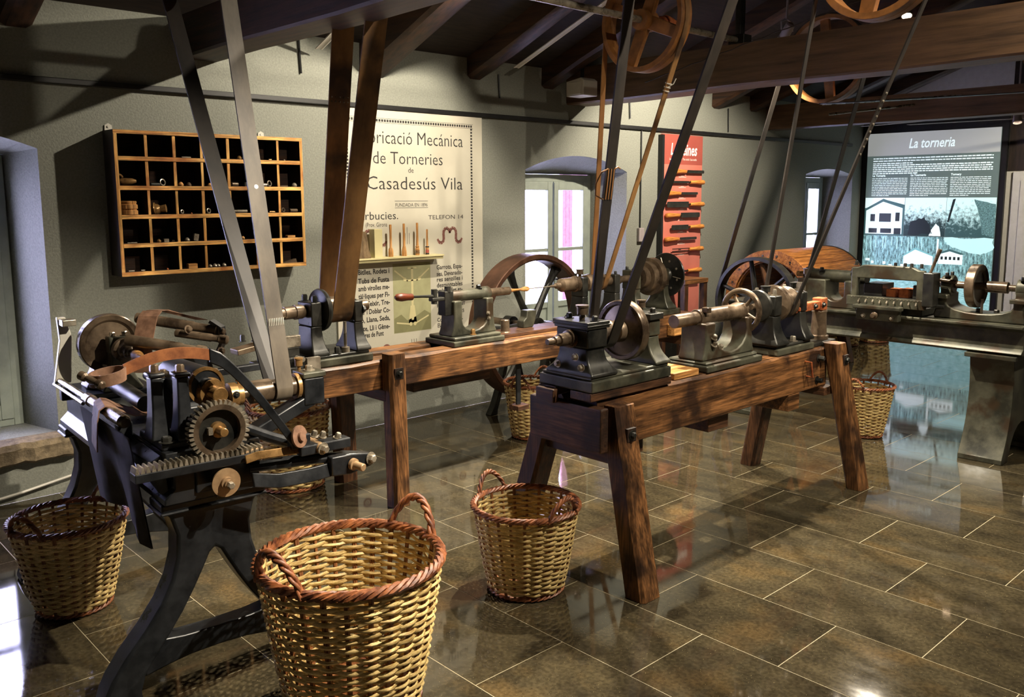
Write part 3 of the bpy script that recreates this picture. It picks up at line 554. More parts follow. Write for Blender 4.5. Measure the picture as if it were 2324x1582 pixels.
# ------------------------------------------------------------------ red banner with hand tools
bn = thing('tool_banner', 'tall narrow red display board with turning tools', 'display board', (6.665, D-.01, .29))
G().bx(6.365, 6.967, D-.03, D-.001, .29, 2.095).build('board', 'red', bn, sm=0)
G().bx(6.335, 6.364, D-.05, D-.001, .29, 2.085).build('edge_profile', 'black', bn, sm=0)
G().bx(6.3655, 6.9665, D-.0308, D-.03, 1.83, 2.0948).build('title_field', 'redd', bn, sm=0)
text('Les eines', .145, (6.475, D-.0316, 1.915), 'white', bn, fit=.40, shear=.18, bold=.003)
text('Las herramientas / The tools / Les outils', .03, (6.462, D-.0316, 1.868), 'white', bn, fit=.41)
TZ = [1.767, 1.672, 1.570, 1.470, 1.373, 1.263, 1.158, 1.057, .858, .757]
TOOLS = [(0, 6.48, .17, 6.95, .014, 'gouge with a long dark blade, handle to the left'), (1, 6.47, .33, 6.96, .010, 'thin chisel with a long straight blade, handle to the right'), (0, 6.40, .17, 6.86, .011, 'narrow parting tool, handle to the left'), (1, 6.415, .36, 6.965, .026, 'broad flat chisel, handle to the right'),
         (0, 6.395, .28, 6.90, .022, 'wide gouge with a stout bulbous handle to the left'), (1, 6.49, .24, 6.968, .022, 'short spoon gouge, handle to the right'), (0, 6.39, .29, 6.86, .012, 'stubby chisel with a thick handle to the left'), (1, 6.50, .26, 6.97, .006, 'two-pronged hook tool, handle to the right'), (1, 6.55, .24, 6.95, .008, 'small scraper partly hidden by the round faceplate'), (1, 6.56, .24, 6.92, .009, 'iron awl partly hidden below the round faceplate')]
for k, ((hr, xa, fr, xb, bw, lab), z) in enumerate(zip(TOOLS, TZ)):
    t = thing('turning_tool', '%s on the red board' % lab, 'tool', ((xa+xb)/2, D-.055, z), group='hand tools on the red board')
    Lh = .20 if not hr else .21
    y = D-.058
    if hr: h0, d, b0, b1 = xb, -1, xb-Lh, xa
    else: h0, d, b0, b1 = xa, 1, xa+Lh, xb
    hp = [(0, .010), (.006, .020), (.05, .024), (.11, .019), (Lh-.03, .016), (Lh-.015, .018), (Lh, .013)] if k != 9 else [(0, .008), (.01, .012), (Lh*.5, .012), (Lh, .006)]
    G().lathe((h0, y, z), (d, 0, 0), hp, 14).build('handle', 'handle' if k != 9 else 'iron', t)
    g = G(); m_ = (b0+b1)/2
    if k == 7:
        for s_ in (-1, 1): g.cyl((b0, y, z+s_*.009), (b1, y, z+s_*.011), .004, n=8)
    else:
        g.cyl((b0-d*.005, y, z), (b0+d*.03, y, z), .009, .006, n=10); g.bx(min(b0+d*.025, b1), max(b0+d*.025, b1), y-.003, y+.003, z-bw, z+bw)
        g.add([(b1, y-.003, z-bw), (b1, y+.003, z-bw), (b1, y+.003, z+bw), (b1, y-.003, z+bw), (b1+d*.012, y, z+bw*.6), (b1+d*.012, y, z-bw*.6)], [(0, 1, 5), (1, 2, 4, 5), (2, 3, 4), (3, 0, 5, 4)])
    g.build('blade', 'iron', t, bev=0)
    G().cyl((h0+d*.06, y+.015, z), (h0+d*.06, D-.0315, z), .005, n=8).cyl((m_, y+.002, z), (m_, D-.0315, z), .004, n=8).build('peg', 'iron', t)
    g = G()
    for q, (w_, dz) in enumerate(((.045, .040), (.11, .050))):
        if k < 8: g.bx(6.665-w_/2, 6.665+w_/2, D-.0306, D-.03, z-dz-.0018, z-dz+.0018)
    if g.v: g.build('caption_line', 'white', bn, sm=0)
# ------------------------------------------------------------------ lit panel on the end wall
px = XE-.05
sd = thing('display_surround', 'black surround framing the lit display panel on the end wall', 'frame', (XE-.02, 4.06, 0))
G().bx(px+.006, XE-.001, 3.31, 3.37, 0, 2.40).bx(px+.006, XE-.001, 4.822, D-.002, 0, 2.40).bx(px+.006, XE-.001, 3.37, 4.822, 2.262, 2.40).bx(px+.006, XE-.001, 3.37, 4.822, 0, .12).build('frame', 'black', sd, sm=0)
pn = thing('lit_panel', 'tall backlit panel with grey title field and blue-green photographs', 'panel', (px, 4.095, .12))
A, B = 4.818, 3.374
def pr_(g, n, mat, k=1): return g.build(n, mat, pn, sm=0)
def rect(y0, y1, z0, z1, lev): return G().bx(px-.0004*lev, px-.0004*lev+.0003, min(y0, y1), max(y0, y1), z0, z1)
pr_(G().bx(px, px+.045, B, A, .12, 2.262), 'light_box', 'pan_dark')
pr_(rect(A, B, 2.003, 2.262, 1), 'title_field', 'pan_grey'); pr_(rect(A, B, 1.52, 2.003, 1), 'text_field', 'pan_dark')
text('La torneria', .155, (px-.001, 4.345, 2.082), 'pan_white', pn, 'end', fit=.50, shear=.22, bold=.002)
for s_, y in (('La Torneria', 4.745), ('La Tournerie', 4.30), ('Tornery', 3.86)): text(s_, .032, (px-.001, y, 1.765), 'pan_white', pn, 'end', bold=.0012)
rr = random.Random(3)
def lines(y0, y1, z0, z1, n, h, last=.6, brk=.02):
    g = G(); dz = (z0-z1)/max(1, n-1)
    for k in range(n):
        y = y0; e = y1 if k < n-1 else y0+(y1-y0)*last
        while y > e+.012:
            w = rr.uniform(.015, .06); b_ = max(e, y-w); z = z0-k*dz
            g.add([(px-.0008, y, z-h), (px-.0008, b_, z-h), (px-.0008, b_, z+h*rr.uniform(.6, 1.3)), (px-.0008, y, z+h)], [(0, 1, 2, 3)]); y = b_-.007
    o = g.build('text_block', 'pan_white', pn, sm=0)
lines(4.745, 3.435, 1.972, 1.915, 3, .006, .35); lines(4.745, 3.435, 1.893, 1.80, 5, .006, .4)
for a, b_ in ((4.748, 4.335), (4.302, 3.89), (3.862, 3.445)): lines(a, b_, 1.742, 1.545, 11, .0035, .5)
# printed photographs
pr_(rect(A, 4.35, 1.085, 1.52, 2), 'photo_factory', 'pan_deep'); pr_(rect(4.345, 3.888, 1.085, 1.52, 2), 'photo_workshop', 'pan_work'); pr_(rect(3.884, B, 1.085, 1.52, 2), 'photo_street', 'pan_street'); pr_(rect(A, B, .62, 1.080, 2), 'photo_village', 'pan_trees'); pr_(rect(A, B, .12, .62, 2), 'photo_river', 'pan_river')
def jag(pts, j, m=5):
    out = []
    for k in range(len(pts)):
        a, b = pts[k], pts[(k+1) % len(pts)]
        for q in range(m): out.append((a[0]+(b[0]-a[0])*q/m+rr.uniform(-j, j)*(q > 0), a[1]+(b[1]-a[1])*q/m+rr.uniform(-j, j)*(q > 0)))
    return out
def poly(pts, mat, lev, n, j=0):
    if j: pts = jag(pts, j)
    G().add([(px-.0004*lev, y, z) for y, z in pts], [tuple(range(len(pts)))]).build(n, mat, pn, sm=0)
poly([(4.815, 1.52), (4.35, 1.52), (4.35, 1.44), (4.58, 1.50), (4.80, 1.40), (4.815, 1.40)], 'pan_white', 3, 'photo_sky')
poly([(4.80, 1.10), (4.80, 1.37), (4.60, 1.475), (4.37, 1.40), (4.37, 1.10)], 'pan_white', 3, 'photo_house')
poly([(4.815, 1.365), (4.60, 1.485), (4.36, 1.40), (4.36, 1.42), (4.60, 1.51), (4.815, 1.39)], 'pan_deep', 4, 'photo_roof')
for a, b_, c, d in ((4.745, 4.69, 1.245, 1.33), (4.64, 4.50, 1.24, 1.34), (4.45, 4.40, 1.25, 1.35), (4.76, 4.66, 1.11, 1.165), (4.62, 4.49, 1.11, 1.165), (4.46, 4.38, 1.10, 1.17)): pr_(rect(a, b_, c, d, 4), 'photo_window', 'pan_black')
poly([(4.06, 1.09), (4.03, 1.17), (3.99, 1.23), (3.95, 1.19), (3.93, 1.09)], 'pan_white', 3, 'photo_figure', .004)
poly([(4.30, 1.10), (4.27, 1.25), (4.12, 1.30), (4.05, 1.2), (4.02, 1.12)], 'pan_black', 3, 'photo_machines', .012)
poly([(3.60, 1.50), (3.378, 1.45), (3.378, 1.09), (3.50, 1.12), (3.53, 1.3)], 'pan_stone', 3, 'photo_stone_wall', .006); poly([(3.82, 1.50), (3.79, 1.51), (3.85, 1.25), (3.87, 1.25)], 'pan_black', 4, 'photo_branch')
poly([(3.90, 1.078), (3.376, 1.078), (3.376, .96), (3.5, .90), (3.7, .94), (3.86, 1.0)], 'pan_sky', 3, 'photo_sky', .012)
poly([(4.33, .76), (4.33, .86), (4.20, .945), (4.0, .86), (4.0, .76)], 'pan_white', 3, 'photo_house'); poly([(4.35, .85), (4.20, .955), (3.97, .86), (4.0, .86), (4.20, .93), (4.33, .85)], 'pan_mid', 4, 'photo_roof')
poly([(3.94, .78), (3.94, .90), (3.82, .93), (3.68, .89), (3.68, .78)], 'pan_white', 3, 'photo_mill'); poly([(3.96, .90), (3.82, .95), (3.66, .90), (3.70, .89), (3.82, .925), (3.93, .89)], 'pan_deep', 4, 'photo_roof')
for k in range(5): pr_(rect(3.915-k*.045, 3.89-k*.045, .83, .865, 4), 'photo_window', 'pan_black')
pr_(rect(3.965, 3.945, .78, 1.06, 4), 'photo_chimney', 'pan_white')
for k in range(12): y = 4.78-k*.06+rr.uniform(-.02, .02); pr_(rect(y, y-.008, .93+rr.uniform(-.05, .05), 1.07, 3), 'photo_tree_trunk', 'pan_sky')
for k in range(8): y = 4.78-k*.07; z = .66+rr.uniform(0, .12); pr_(rect(y, y-rr.uniform(.02, .06), z, z+.03, 3), 'photo_rooftop', 'pan_white')
dr = tag(G().bx(XE-.03, XE-.001, 1.6, 3.24, 0, 1.79).bx(XE-.04, XE-.03, 1.7, 3.16, .1, 1.70).build('door_1', 'endwall', bev=.004, sm=0, org=(0, 0, 0)), kind='structure')
# ------------------------------------------------------------------ helpers for machine parts
def leg(t, p0, p1, wx, wy, mat, label=None):
    g = G(); n = 5; secs = []
    for k in range(n+1):
        q = k/n; x, y, z = (p0[i]+(p1[i]-p0[i])*q for i in range(3)); j = random.uniform(-.002, .002) if 0 < k < n else 0
        a, b, c = wx/2+j, wy/2-j, .014
        secs.append([(x-a+c, y-b, z), (x+a-c, y-b, z), (x+a, y-b+c, z), (x+a, y+b-c, z), (x+a-c, y+b, z), (x-a+c, y+b, z), (x-a, y+b-c, z), (x-a, y-b+c, z)])
    return g.sections(secs).build('leg', mat, t, sm=25)
def rail(t, x0, x1, y0, y1, z0, z1, mat, seed=0):
    rn = random.Random(seed); g = G(); n = 24; secs = []
    for k in range(n+1):
        x = x0+(x1-x0)*k/n; c1 = .008+rn.uniform(0, .010); c2 = .006+rn.uniform(0, .006); c3 = .004
        secs.append([(x, y0+c3, z0), (x, y1-c3, z0), (x, y1, z0+c3), (x, y1, z1-c2), (x, y1-c2, z1), (x, y0+c1, z1-rn.uniform(0, .002)), (x, y0+rn.uniform(0, .0015), z1-c1), (x, y0, z0+c3)])
    return g.sections(secs).build('bed_rail', mat, t, sm=25)
def oilcup(par, p, r=.017, h=.05, mat='brownsteel'):
    p = Vector(p); return G().lathe(p, (0, 0, 1), [(0, r*.5), (h*.35, r*.5), (h*.36, r), (h*.86, r), (h*.88, r*1.15), (h, r*1.15)], 16).build('oil_cup', mat, par)
def bolts(par, pts, d=(0, 0, 1), r=.011, h=.014, mat='steel'):
    for p in pts: G().bolt(p, d, r, h).build('bolt', mat, par)
def pillar(g, x, y, z0, z1, bx_, by, tx, ty, base=.012): g.flare(x, y, z0, z1, bx_, by, tx, ty, 9, 2.6, base)
def handwheel(par, p, d, R, r, nsp, hub, mat, name='handwheel'):
    p = Vector(p); d, u, w = G().frame(d); g = G().torus(p, d, R, r, 40, 12)
    h = g.build(name, mat, par)
    for k in range(nsp):
        a = 2*PI*k/nsp+.4; e = u*math.cos(a)+w*math.sin(a)
        G().tube([p+e*hub*.8, p+e*(R-r*.3)], [r*.75, r*.5], 8).build('spoke', mat, h)
    G().lathe(p-d*.02, d, [(0, hub*.8), (.006, hub), (.034, hub), (.04, hub*.8)], 20).build('hub', mat, h)
    return h
# ------------------------------------------------------------------ front wooden-bed lathe
AY, AZ = 2.315, .99
t3 = thing('wooden_bed_lathe', 'foreground turning lathe on a heavy brown timber bed with splayed square legs', 'lathe', (3.42, 2.33, 0))
rail(t3, 2.50, 4.33, 2.20, 2.295, .545, .755, 'woodx', 1); rail(t3, 2.50, 4.33, 2.38, 2.475, .545, .755, 'woodx', 2)
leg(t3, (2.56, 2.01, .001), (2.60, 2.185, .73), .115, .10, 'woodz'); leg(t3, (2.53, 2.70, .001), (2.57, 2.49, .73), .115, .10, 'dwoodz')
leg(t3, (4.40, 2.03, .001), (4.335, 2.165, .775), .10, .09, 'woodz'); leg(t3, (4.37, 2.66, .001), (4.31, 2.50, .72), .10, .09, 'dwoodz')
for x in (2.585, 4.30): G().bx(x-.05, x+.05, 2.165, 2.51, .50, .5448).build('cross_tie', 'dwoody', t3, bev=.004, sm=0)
G().bx(2.455, 2.4995, 2.14, 2.53, .56, .735).build('end_board', 'dwoody', t3, bev=.006, sm=0)
G().bx(2.452, 2.96, 2.19, 2.30, .7555, .79).build('packing_plank', 'dwoodx', t3, bev=.004, sm=0); G().bx(2.452, 2.96, 2.375, 2.475, .7555, .79).build('packing_plank', 'dwoodx', t3, bev=.004, sm=0)
G().bx(2.42, 2.45, 2.36, 2.46, .73, .785).build('end_block', 'dwoody', t3, bev=.005, sm=0)
G().bx(3.30, 3.46, 2.23, 2.44, .47, .5445).build('clamp_block', 'dwoodx', t3, bev=.004, sm=0); G().bx(2.72, 2.84, 2.24, 2.42, .475, .5445).build('clamp_block', 'dwoodx', t3, bev=.004, sm=0); G().bx(3.95, 4.06, 2.20, 2.44, .46, .5445).build('clamp_block', 'woodx', t3, bev=.004, sm=0)
# square bolt recesses on the legs
for x, y, z in ((2.594, 2.1075, .62), (4.343, 2.1045, .69)):
    G().bx(x-.026, x+.026, y-.006, y+.02, z-.026, z+.026).build('bolt_recess', 'cell', t3, sm=0); G().bolt((x, y-.006, z), (0, -1, 0), .013, .014).build('bolt', 'iron', t3)
bolts(t3, [(4.24, 2.199, .70), (4.23, 2.199, .585)], (0, -1, 0), .014, .03, 'iron')
for z0, z1 in ((.60, .70),):
    G().tube([(4.12, 2.20, z0+.02), (4.12, 2.165, z0+.02), (4.10, 2.165, z1), (4.10, 2.20, z1)], .005, 7).build('staple', 'rust', t3)
# headstock
g = G(); g.bx(2.455, 2.95, 2.185, 2.475, .7905, .835); g.bx(2.462, 2.943, 2.195, 2.465, .835, .848)
hs = g.build('headstock', 'greeni', t3, bev=.006, sm=0)
g = G(); pillar(g, 2.535, AY, .846, .955, .155, .25, .105, .15); g.bx(2.478, 2.592, AY-.085, AY+.085, .955, 1.030); g.build('front_bearing', 'iron', hs, bev=.006, sm=40)
G().bx(2.470, 2.600, AY-.09, AY+.09, 1.030, 1.058).bx(2.466, 2.604, AY-.094, AY+.094, 1.040, 1.046).build('bearing_cap', 'iron', hs, bev=.003, sm=0)
g = G(); pillar(g, 2.905, AY, .846, .96, .10, .25, .07, .14); g.bx(2.868, 2.942, AY-.075, AY+.075, .96, 1.03); g.build('rear_bearing', 'greeni', hs, bev=.006, sm=40)
G().bx(2.86, 2.95, AY-.085, AY+.085, 1.030, 1.056).build('bearing_cap', 'iron', hs, bev=.003, sm=0)
bolts(hs, [(2.535, AY-.068, 1.058), (2.535, AY+.068, 1.058), (2.905, AY-.062, 1.056), (2.905, AY+.062, 1.056)], (0, 0, 1), .013, .02, 'iron')
oilcup(hs, (2.535, AY, 1.058), .023, .058); oilcup(hs, (2.905, AY, 1.056), .018, .05)
bolts(hs, [(2.457, AY-.07, .885), (2.457, AY+.055, .885), (2.466, AY-.03, .92)], (-1, 0, 0), .011, .014, 'steel')
g = G().lathe((2.34, AY, AZ), (1, 0, 0), [(0, .011), (.02, .014), (.022, .011), (.035, .011), (.037, .017), (.06, .017), (.062, .024), (.11, .026), (.112, .034), (.132, .034), (.134, .022), (.16, .022), (.30, .02), (.56, .02), (.64, .022), (.66, .016)], 22); g.build('spindle', 'brownsteel', hs)
G().ring((2.468, AY, AZ), (1, 0, 0), .036, .026, .012).build('brass_collar', 'bronze', hs)
G().lathe((2.605, AY, AZ), (1, 0, 0), [(0, .03), (.004, .054), (.095, .05), (.10, .03)], 28).build('belt_pulley', 'brownsteel', hs)
w = G().lathe((2.735, AY, AZ), (1, 0, 0), [(0, .022), (0, .04), (.012, .046), (.03, .048), (.036, .072), (.04, .104), (.03, .108), (.03, .122), (.036, .126), (.068, .126), (.074, .122), (.074, .104), (.06, .098), (.056, .05), (.08, .046), (.09, .022)], 48).build('balance_wheel', 'brownsteel', hs, sm=50)
# plank and tailstock
G().bx(3.02, 3.20, 2.22, 2.40, .7555, .785).build('loose_packing', 'palex', t3, bev=.003, sm=0)
ts = G().bx(3.245, 3.70, 2.205, 2.455, .7555, .785).build('tailstock', 'greeni', t3, bev=.006, sm=0)
g = G(); g.bx(3.262, 3.685, 2.225, 2.435, .785, .80)
def ustand(g, x0, x1, y, wy, z0, z1, wl, wr):
    # cast U frame between x0 and x1 seen from the side
    n = 10; P = [(x0-.02, z0), (x1+.02, z0)]
    for k in range(n+1): q = k/n; P.append((x1+.02-(.02+.0)*min(1, q*2.2)**.5, z0+.012+(z1-z0-.012)*q))
    xa, xb = x0+wl, x1-wr; r = (xb-xa)/2; zc = z0+.022+r*.7
    P.append((xb, z1))
    for k in range(9): a = -PI*k/8; P.append(((xa+xb)/2+r*math.cos(a), zc+r*.7*math.sin(a)))
    P.append((xa, z1))
    for k in range(n+1): q = 1-k/n; P.append((x0-.02+(.02)*min(1, q*2.2)**.5, z0+.012+(z1-z0-.012)*q))
    g.prism(P, 'y', y-wy/2, y+wy/2)
ustand(g, 3.285, 3.665, AY, .14, .80, AZ-.02, .075, .04); g.build('stand', 'greeni', ts, bev=.008, sm=40)
G().lathe((3.30, AY, AZ), (1, 0, 0), [(0, .037), (.006, .04), (.02, .038), (.30, .038), (.33, .044), (.36, .044), (.365, .034)], 24).build('barrel', 'brownsteel', ts)
G().lathe((3.135, AY, AZ), (1, 0, 0), [(0, .02), (0, .029), (.004, .031), (.17, .031), (.17, .02), (.012, .019)], 24).build('quill', 'brownsteel', ts)
handwheel(ts, (3.675, AY, AZ), (1, 0, 0), .098, .0135, 5, .038, 'brownsteel')
G().bx(3.315, 3.345, AY-.055, AY-.02, AZ+.025, AZ+.05).build('key_lug', 'brownsteel', ts, bev=.004, sm=0)
bolts(ts, [(3.47, AY-.02, .835), (3.34, AY-.072, .90), (3.34, AY-.072, .87)], (0, -.6, .8), .012, .018, 'steel')
# rear headstock
rh = G().bx(3.84, 4.20, 2.205, 2.46, .7555, .79).build('rear_headstock', 'greeni', t3, bev=.006, sm=0)
g = G().bx(3.852, 4.188, 2.22, 2.445, .79, .805); pillar(g, 3.89, AY, .805, .95, .12, .22, .07, .14); g.bx(3.857, 3.923, AY-.075, AY+.075, .95, 1.05); g.build('front_bearing', 'iron', rh, bev=.006, sm=40)
g = G(); pillar(g, 4.155, AY, .805, .95, .09, .22, .06, .13); g.bx(4.127, 4.183, AY-.07, AY+.07, .95, 1.05); g.build('rear_bearing', 'iron', rh, bev=.006, sm=40)
G().lathe((3.80, AY, AZ+.01), (1, 0, 0), [(0, .05), (.008, .078), (.018, .082), (.03, .078), (.04, .05)], 32).build('face_disc', 'iron', rh)
G().lathe((3.94, AY, AZ+.01), (1, 0, 0), [(0, .07), (.006, .092), (.03, .096), (.04, .09), (.06, .082), (.075, .086), (.09, .078), (.11, .07), (.13, .082), (.15, .08), (.155, .05)], 36).build('cone_pulley', 'brownsteel', rh)
G().lathe((3.76, AY, AZ+.01), (1, 0, 0), [(0, .014), (.08, .018), (.40, .018), (.42, .028), (.45, .028), (.452, .022), (.49, .024), (.51, .016)], 18).build('spindle', 'brownsteel', rh)
bolts(rh, [(3.89, AY-.05, 1.05), (3.89, AY+.05, 1.05), (4.155, AY-.05, 1.05), (4.155, AY+.05, 1.05)], (0, 0, 1), .011, .03, 'steel'); oilcup(rh, (3.89, AY, 1.05), .022, .045, 'iron'); oilcup(rh, (4.155, AY, 1.05), .016, .045, 'iron')
bolts(rh, [(4.05, AY-.07, .806)], (0, 0, 1), .016, .025, 'steel')
# tool rest post with rusty jaw
pt_ = G().bx(4.22, 4.46, 2.22, 2.36, .7555, .775).build('tool_rest', 'iron', t3, bev=.004, sm=0)
G().lathe((4.40, 2.29, .775), (0, 0, 1), [(0, .05), (.02, .052), (.025, .042), (.14, .037), (.15, .041), (.158, .038)], 24).build('post', 'brownsteel', pt_)
g = G().bx(4.10, 4.42, 2.265, 2.305, .94, .985).bx(4.36, 4.42, 2.255, 2.315, .933, 1.0).bx(4.12, 4.20, 2.25, 2.30, .95, .972); g.build('rest_bar', 'rust', pt_, bev=.006, sm=0); bolts(pt_, [(4.30, 2.264, .962), (4.37, 2.254, .965)], (0, -1, 0), .01, .012, 'iron')
# ------------------------------------------------------------------ back wooden-bed lathe along the wall
BY, BZ = 3.72, 1.00
t2 = thing('wooden_bed_lathe', 'long turning lathe on a worn reddish timber bed in front of the poster', 'lathe', (3.55, 3.76, 0))
rail(t2, 2.03, 5.10, 3.60, 3.715, .585, .735, 'woodx', 5); rail(t2, 2.03, 5.10, 3.82, 3.93, .60, .735, 'woodx', 6)
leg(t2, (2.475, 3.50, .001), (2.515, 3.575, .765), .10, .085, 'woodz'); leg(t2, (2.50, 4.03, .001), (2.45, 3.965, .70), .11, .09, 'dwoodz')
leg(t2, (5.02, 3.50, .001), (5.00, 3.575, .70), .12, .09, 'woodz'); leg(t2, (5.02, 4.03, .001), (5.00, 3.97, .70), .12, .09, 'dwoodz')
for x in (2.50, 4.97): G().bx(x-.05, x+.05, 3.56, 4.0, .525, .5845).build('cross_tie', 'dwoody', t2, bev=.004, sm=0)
G().bx(4.80, 4.94, 3.535, 3.60, .60, .68).build('rail_block', 'palex', t2, bev=.006, sm=0)
G().bx(2.51-.026, 2.51+.026, 3.520, 3.545, .64, .695).build('bolt_recess', 'cell', t2, sm=0); G().bolt((2.51, 3.52, .668), (0, -1, 0), .014, .014).build('bolt', 'iron', t2)
G().bx(2.75, 3.30, 3.73, 3.81, .50, .60).build('under_clamp', 'dwoodx', t2, bev=.004, sm=0)
h2 = G().bx(2.06+.035, 2.385+.035, 3.61, 3.92, .7355, .775).build('headstock', 'greeni', t2, bev=.006, sm=0)
g = G().bx(2.075+.035, 2.372+.035, 3.625, 3.905, .775, .79); pillar(g, 2.34+.035, BY, .79, .93, .085, .20, .05, .11); g.bx(2.316+.035, 2.364+.035, BY-.06, BY+.06, .93, 1.035); g.build('rear_bearing', 'iron', h2, bev=.005, sm=40)
g = G(); pillar(g, 2.10+.035, BY, .79, .93, .09, .20, .06, .12); g.bx(2.072+.035, 2.128+.035, BY-.065, BY+.065, .93, 1.045); g.build('front_bearing', 'iron', h2, bev=.005, sm=40)
G().lathe((1.905+.035, BY, BZ), (1, 0, 0), [(0, .024), (.003, .027), (.055, .027), (.056, .031), (.11, .031), (.112, .036), (.15, .034), (.18, .02), (.47, .018), (.49, .028), (.52, .026), (.53, .012)], 20).build('spindle', 'brownsteel', h2)
G().lathe((2.135+.035, BY, BZ), (1, 0, 0), [(0, .03), (.004, .075), (.012, .10), (.022, .104), (.034, .10), (.036, .085), (.05, .05)], 40).build('flange_wheel', 'iron', h2)
G().lathe((2.185+.035, BY, BZ), (1, 0, 0), [(0, .048), (.005, .062), (.055, .060), (.115, .056), (.12, .03)], 32).build('belt_pulley', 'brownsteel', h2)
bolts(h2, [(2.10+.035, BY-.045, 1.045), (2.10+.035, BY+.045, 1.045), (2.34+.035, BY, 1.035)], (0, 0, 1), .014, .03, 'iron'); bolts(h2, [(2.364+.035, BY-.05, .99)], (1, -.2, 0), .016, .016, 'iron')
G().cyl((2.25+.035, 3.65, .79), (2.25+.035, 3.65, .94), .008, n=10).cyl((2.25+.035, 3.65, .79), (2.25+.035, 3.65, .815), .02, n=14).build('support_rod', 'steel', h2)
bolts(h2, [(2.20+.035, 3.645, .79), (2.14+.035, 3.645, .79)], (0, 0, 1), .014, .03, 'iron')
cs = G().bx(1.90, 2.055, 3.60, 3.90, .7355, .76).build('cross_slide', 'iron', t2, bev=.004, sm=0)
G().bx(1.92, 2.05, 3.63, 3.86, .76, .80).bx(1.945, 2.04, 3.66, 3.84, .80, .845).build('slide_block', 'iron', cs, bev=.004, sm=0)
G().bx(1.76, 2.02, 3.72, 3.80, .845, .87, RY(-8)).build('tool_plate', 'brownsteel', cs, bev=.003, sm=0); G().bx(1.93, 2.045, 3.655, 3.68, .845, .90).build('tool_holder', 'steel', cs, bev=.003, sm=0)
bolts(cs, [(1.96, 3.69, .845), (2.02, 3.69, .845), (1.80, 3.75, .885), (1.86, 3.75, .88)], (0, 0, 1), .011, .03, 'iron')
G().tube([(2.0, 3.56, .80), (2.0, 3.62, .80)], .012, 10).bx(2.03, 2.10, 3.575, 3.599, .735, .80).build('feed_screw', 'steel', cs, sm=0)
G().bx(1.62, 1.90, 3.68, 3.72, .755, .785).build('slide_arm', 'ironb', cs, bev=.003, sm=0)
# tailstock with lever
k2 = G().bx(2.94, 3.31, 3.61, 3.87, .7355, .765).build('tailstock', 'greeni', t2, bev=.006, sm=0)
g = G().bx(2.955, 3.295, 3.625, 3.855, .765, .785); ustand(g, 2.985, 3.27, BY, .12, .785, BZ-.02, .055, .05); g.build('stand', 'greeni', k2, bev=.007, sm=40)
G().lathe((2.985, BY, BZ), (1, 0, 0), [(0, .028), (.006, .031), (.25, .031), (.262, .040), (.29, .040), (.295, .03)], 24).build('barrel', 'greeni', k2)
G().lathe((3.27, BY, BZ), (1, 0, 0), [(0, .024), (.17, .024), (.175, .02)], 20).build('quill', 'brownsteel', k2)
G().bx(2.94, 3.0, BY-.035, BY+.03, .90, 1.035).bx(2.86, 2.95, BY-.03, BY+.01, .985, 1.005).build('lever_bracket', 'iron', k2, bev=.005, sm=0)
G().cyl((2.885, BY-.01, .97), (2.885, BY-.01, 1.05), .017, n=12).cyl((2.97, BY-.02, 1.03), (2.97, BY-.02, 1.06), .018, n=12).build('pivot', 'iron', k2)
lv = G().tube([(2.89, BY-.012, 1.012), (2.80, BY-.016, 1.018), (2.72, BY-.018, 1.022)], [.010, .007, .007], 10).build('lever', 'iron', k2)
G().lathe((2.735, BY-.018, 1.021), (-1, 0, .05), [(0, .012), (.004, .018), (.03, .018), (.07, .022), (.10, .018), (.112, .008)], 16).build('grip', 'hdark', lv)
bolts(k2, [(3.11, 3.655, .785)], (0, 0, 1), .013, .03, 'bronze'); bolts(k2, [(3.225, BY-.061, .895), (3.23, BY-.061, .865)], (0, -1, 0), .008, .01, 'steel'); bolts(k2, [(3.21, BY, 1.03)], (0, 0, 1), .014, .02, 'iron')
# tool-rest plank, can-shaped post
pk = G().bx(3.33, 3.95, 3.66, 3.84, .7355, .757).build('tool_board', 'dwoodx', t2, bev=.003, sm=0)
G().lathe((3.42, 3.73, .757), (0, 0, 1), [(0, .032), (.006, .026), (.07, .026), (.075, .022)], 20).build('rest_post', 'brownsteel', pk)
G().prism([(3.60, .757), (3.68, .757), (3.70, .80), (3.71, .86), (3.63, .862), (3.625, .82), (3.60, .80)], 'y', 3.76, 3.82).build('bracket', 'greeni', pk, bev=.005)
# right headstock with step pulleys and faceplate
r2 = G().bx(4.50, 4.97, 3.61, 3.90, .7355, .775).build('rear_headstock', 'greeni', t2, bev=.006, sm=0)
g = G(); pillar(g, 4.56, BY, .775, .93, .10, .22, .055, .11); g.bx(4.533, 4.587, BY-.06, BY+.06, .93, 1.055); g.build('front_bearing', 'greeni', r2, bev=.005, sm=40)
g = G(); pillar(g, 4.87, BY, .775, .93, .10, .22, .05, .11); g.bx(4.846, 4.894, BY-.06, BY+.06, .93, 1.05); g.build('rear_bearing', 'greeni', r2, bev=.005, sm=40)
G().lathe((4.62, BY, BZ), (1, 0, 0), [(0, .045), (.004, .075), (.055, .075), (.058, .105), (.11, .105), (.113, .128), (.165, .128), (.17, .06), (.20, .05)], 40).build('step_pulley', 'brownsteel', r2)
fp = G().lathe((4.935, BY, BZ), (1, 0, 0), [(-.02, .04), (0, .05), (.0, .15), (.006, .153), (.014, .15), (.014, .05)], 44).build('faceplate', 'iron', r2)
for k in range(8):
    a = k*PI/4+.3; G().cyl((4.9345, BY+.1*math.cos(a), BZ+.1*math.sin(a)), (4.932, BY+.1*math.cos(a), BZ+.1*math.sin(a)), .008, n=10).build('bolt_hole', 'steel', fp)
a = 1.2
for a in (1.2, 3.3, 5.4): G().tube([(4.9335, BY+.06*math.cos(a), BZ+.06*math.sin(a)), (4.9335, BY+.125*math.cos(a), BZ+.125*math.sin(a))], .0035, 6).build('slot', 'steel', fp)
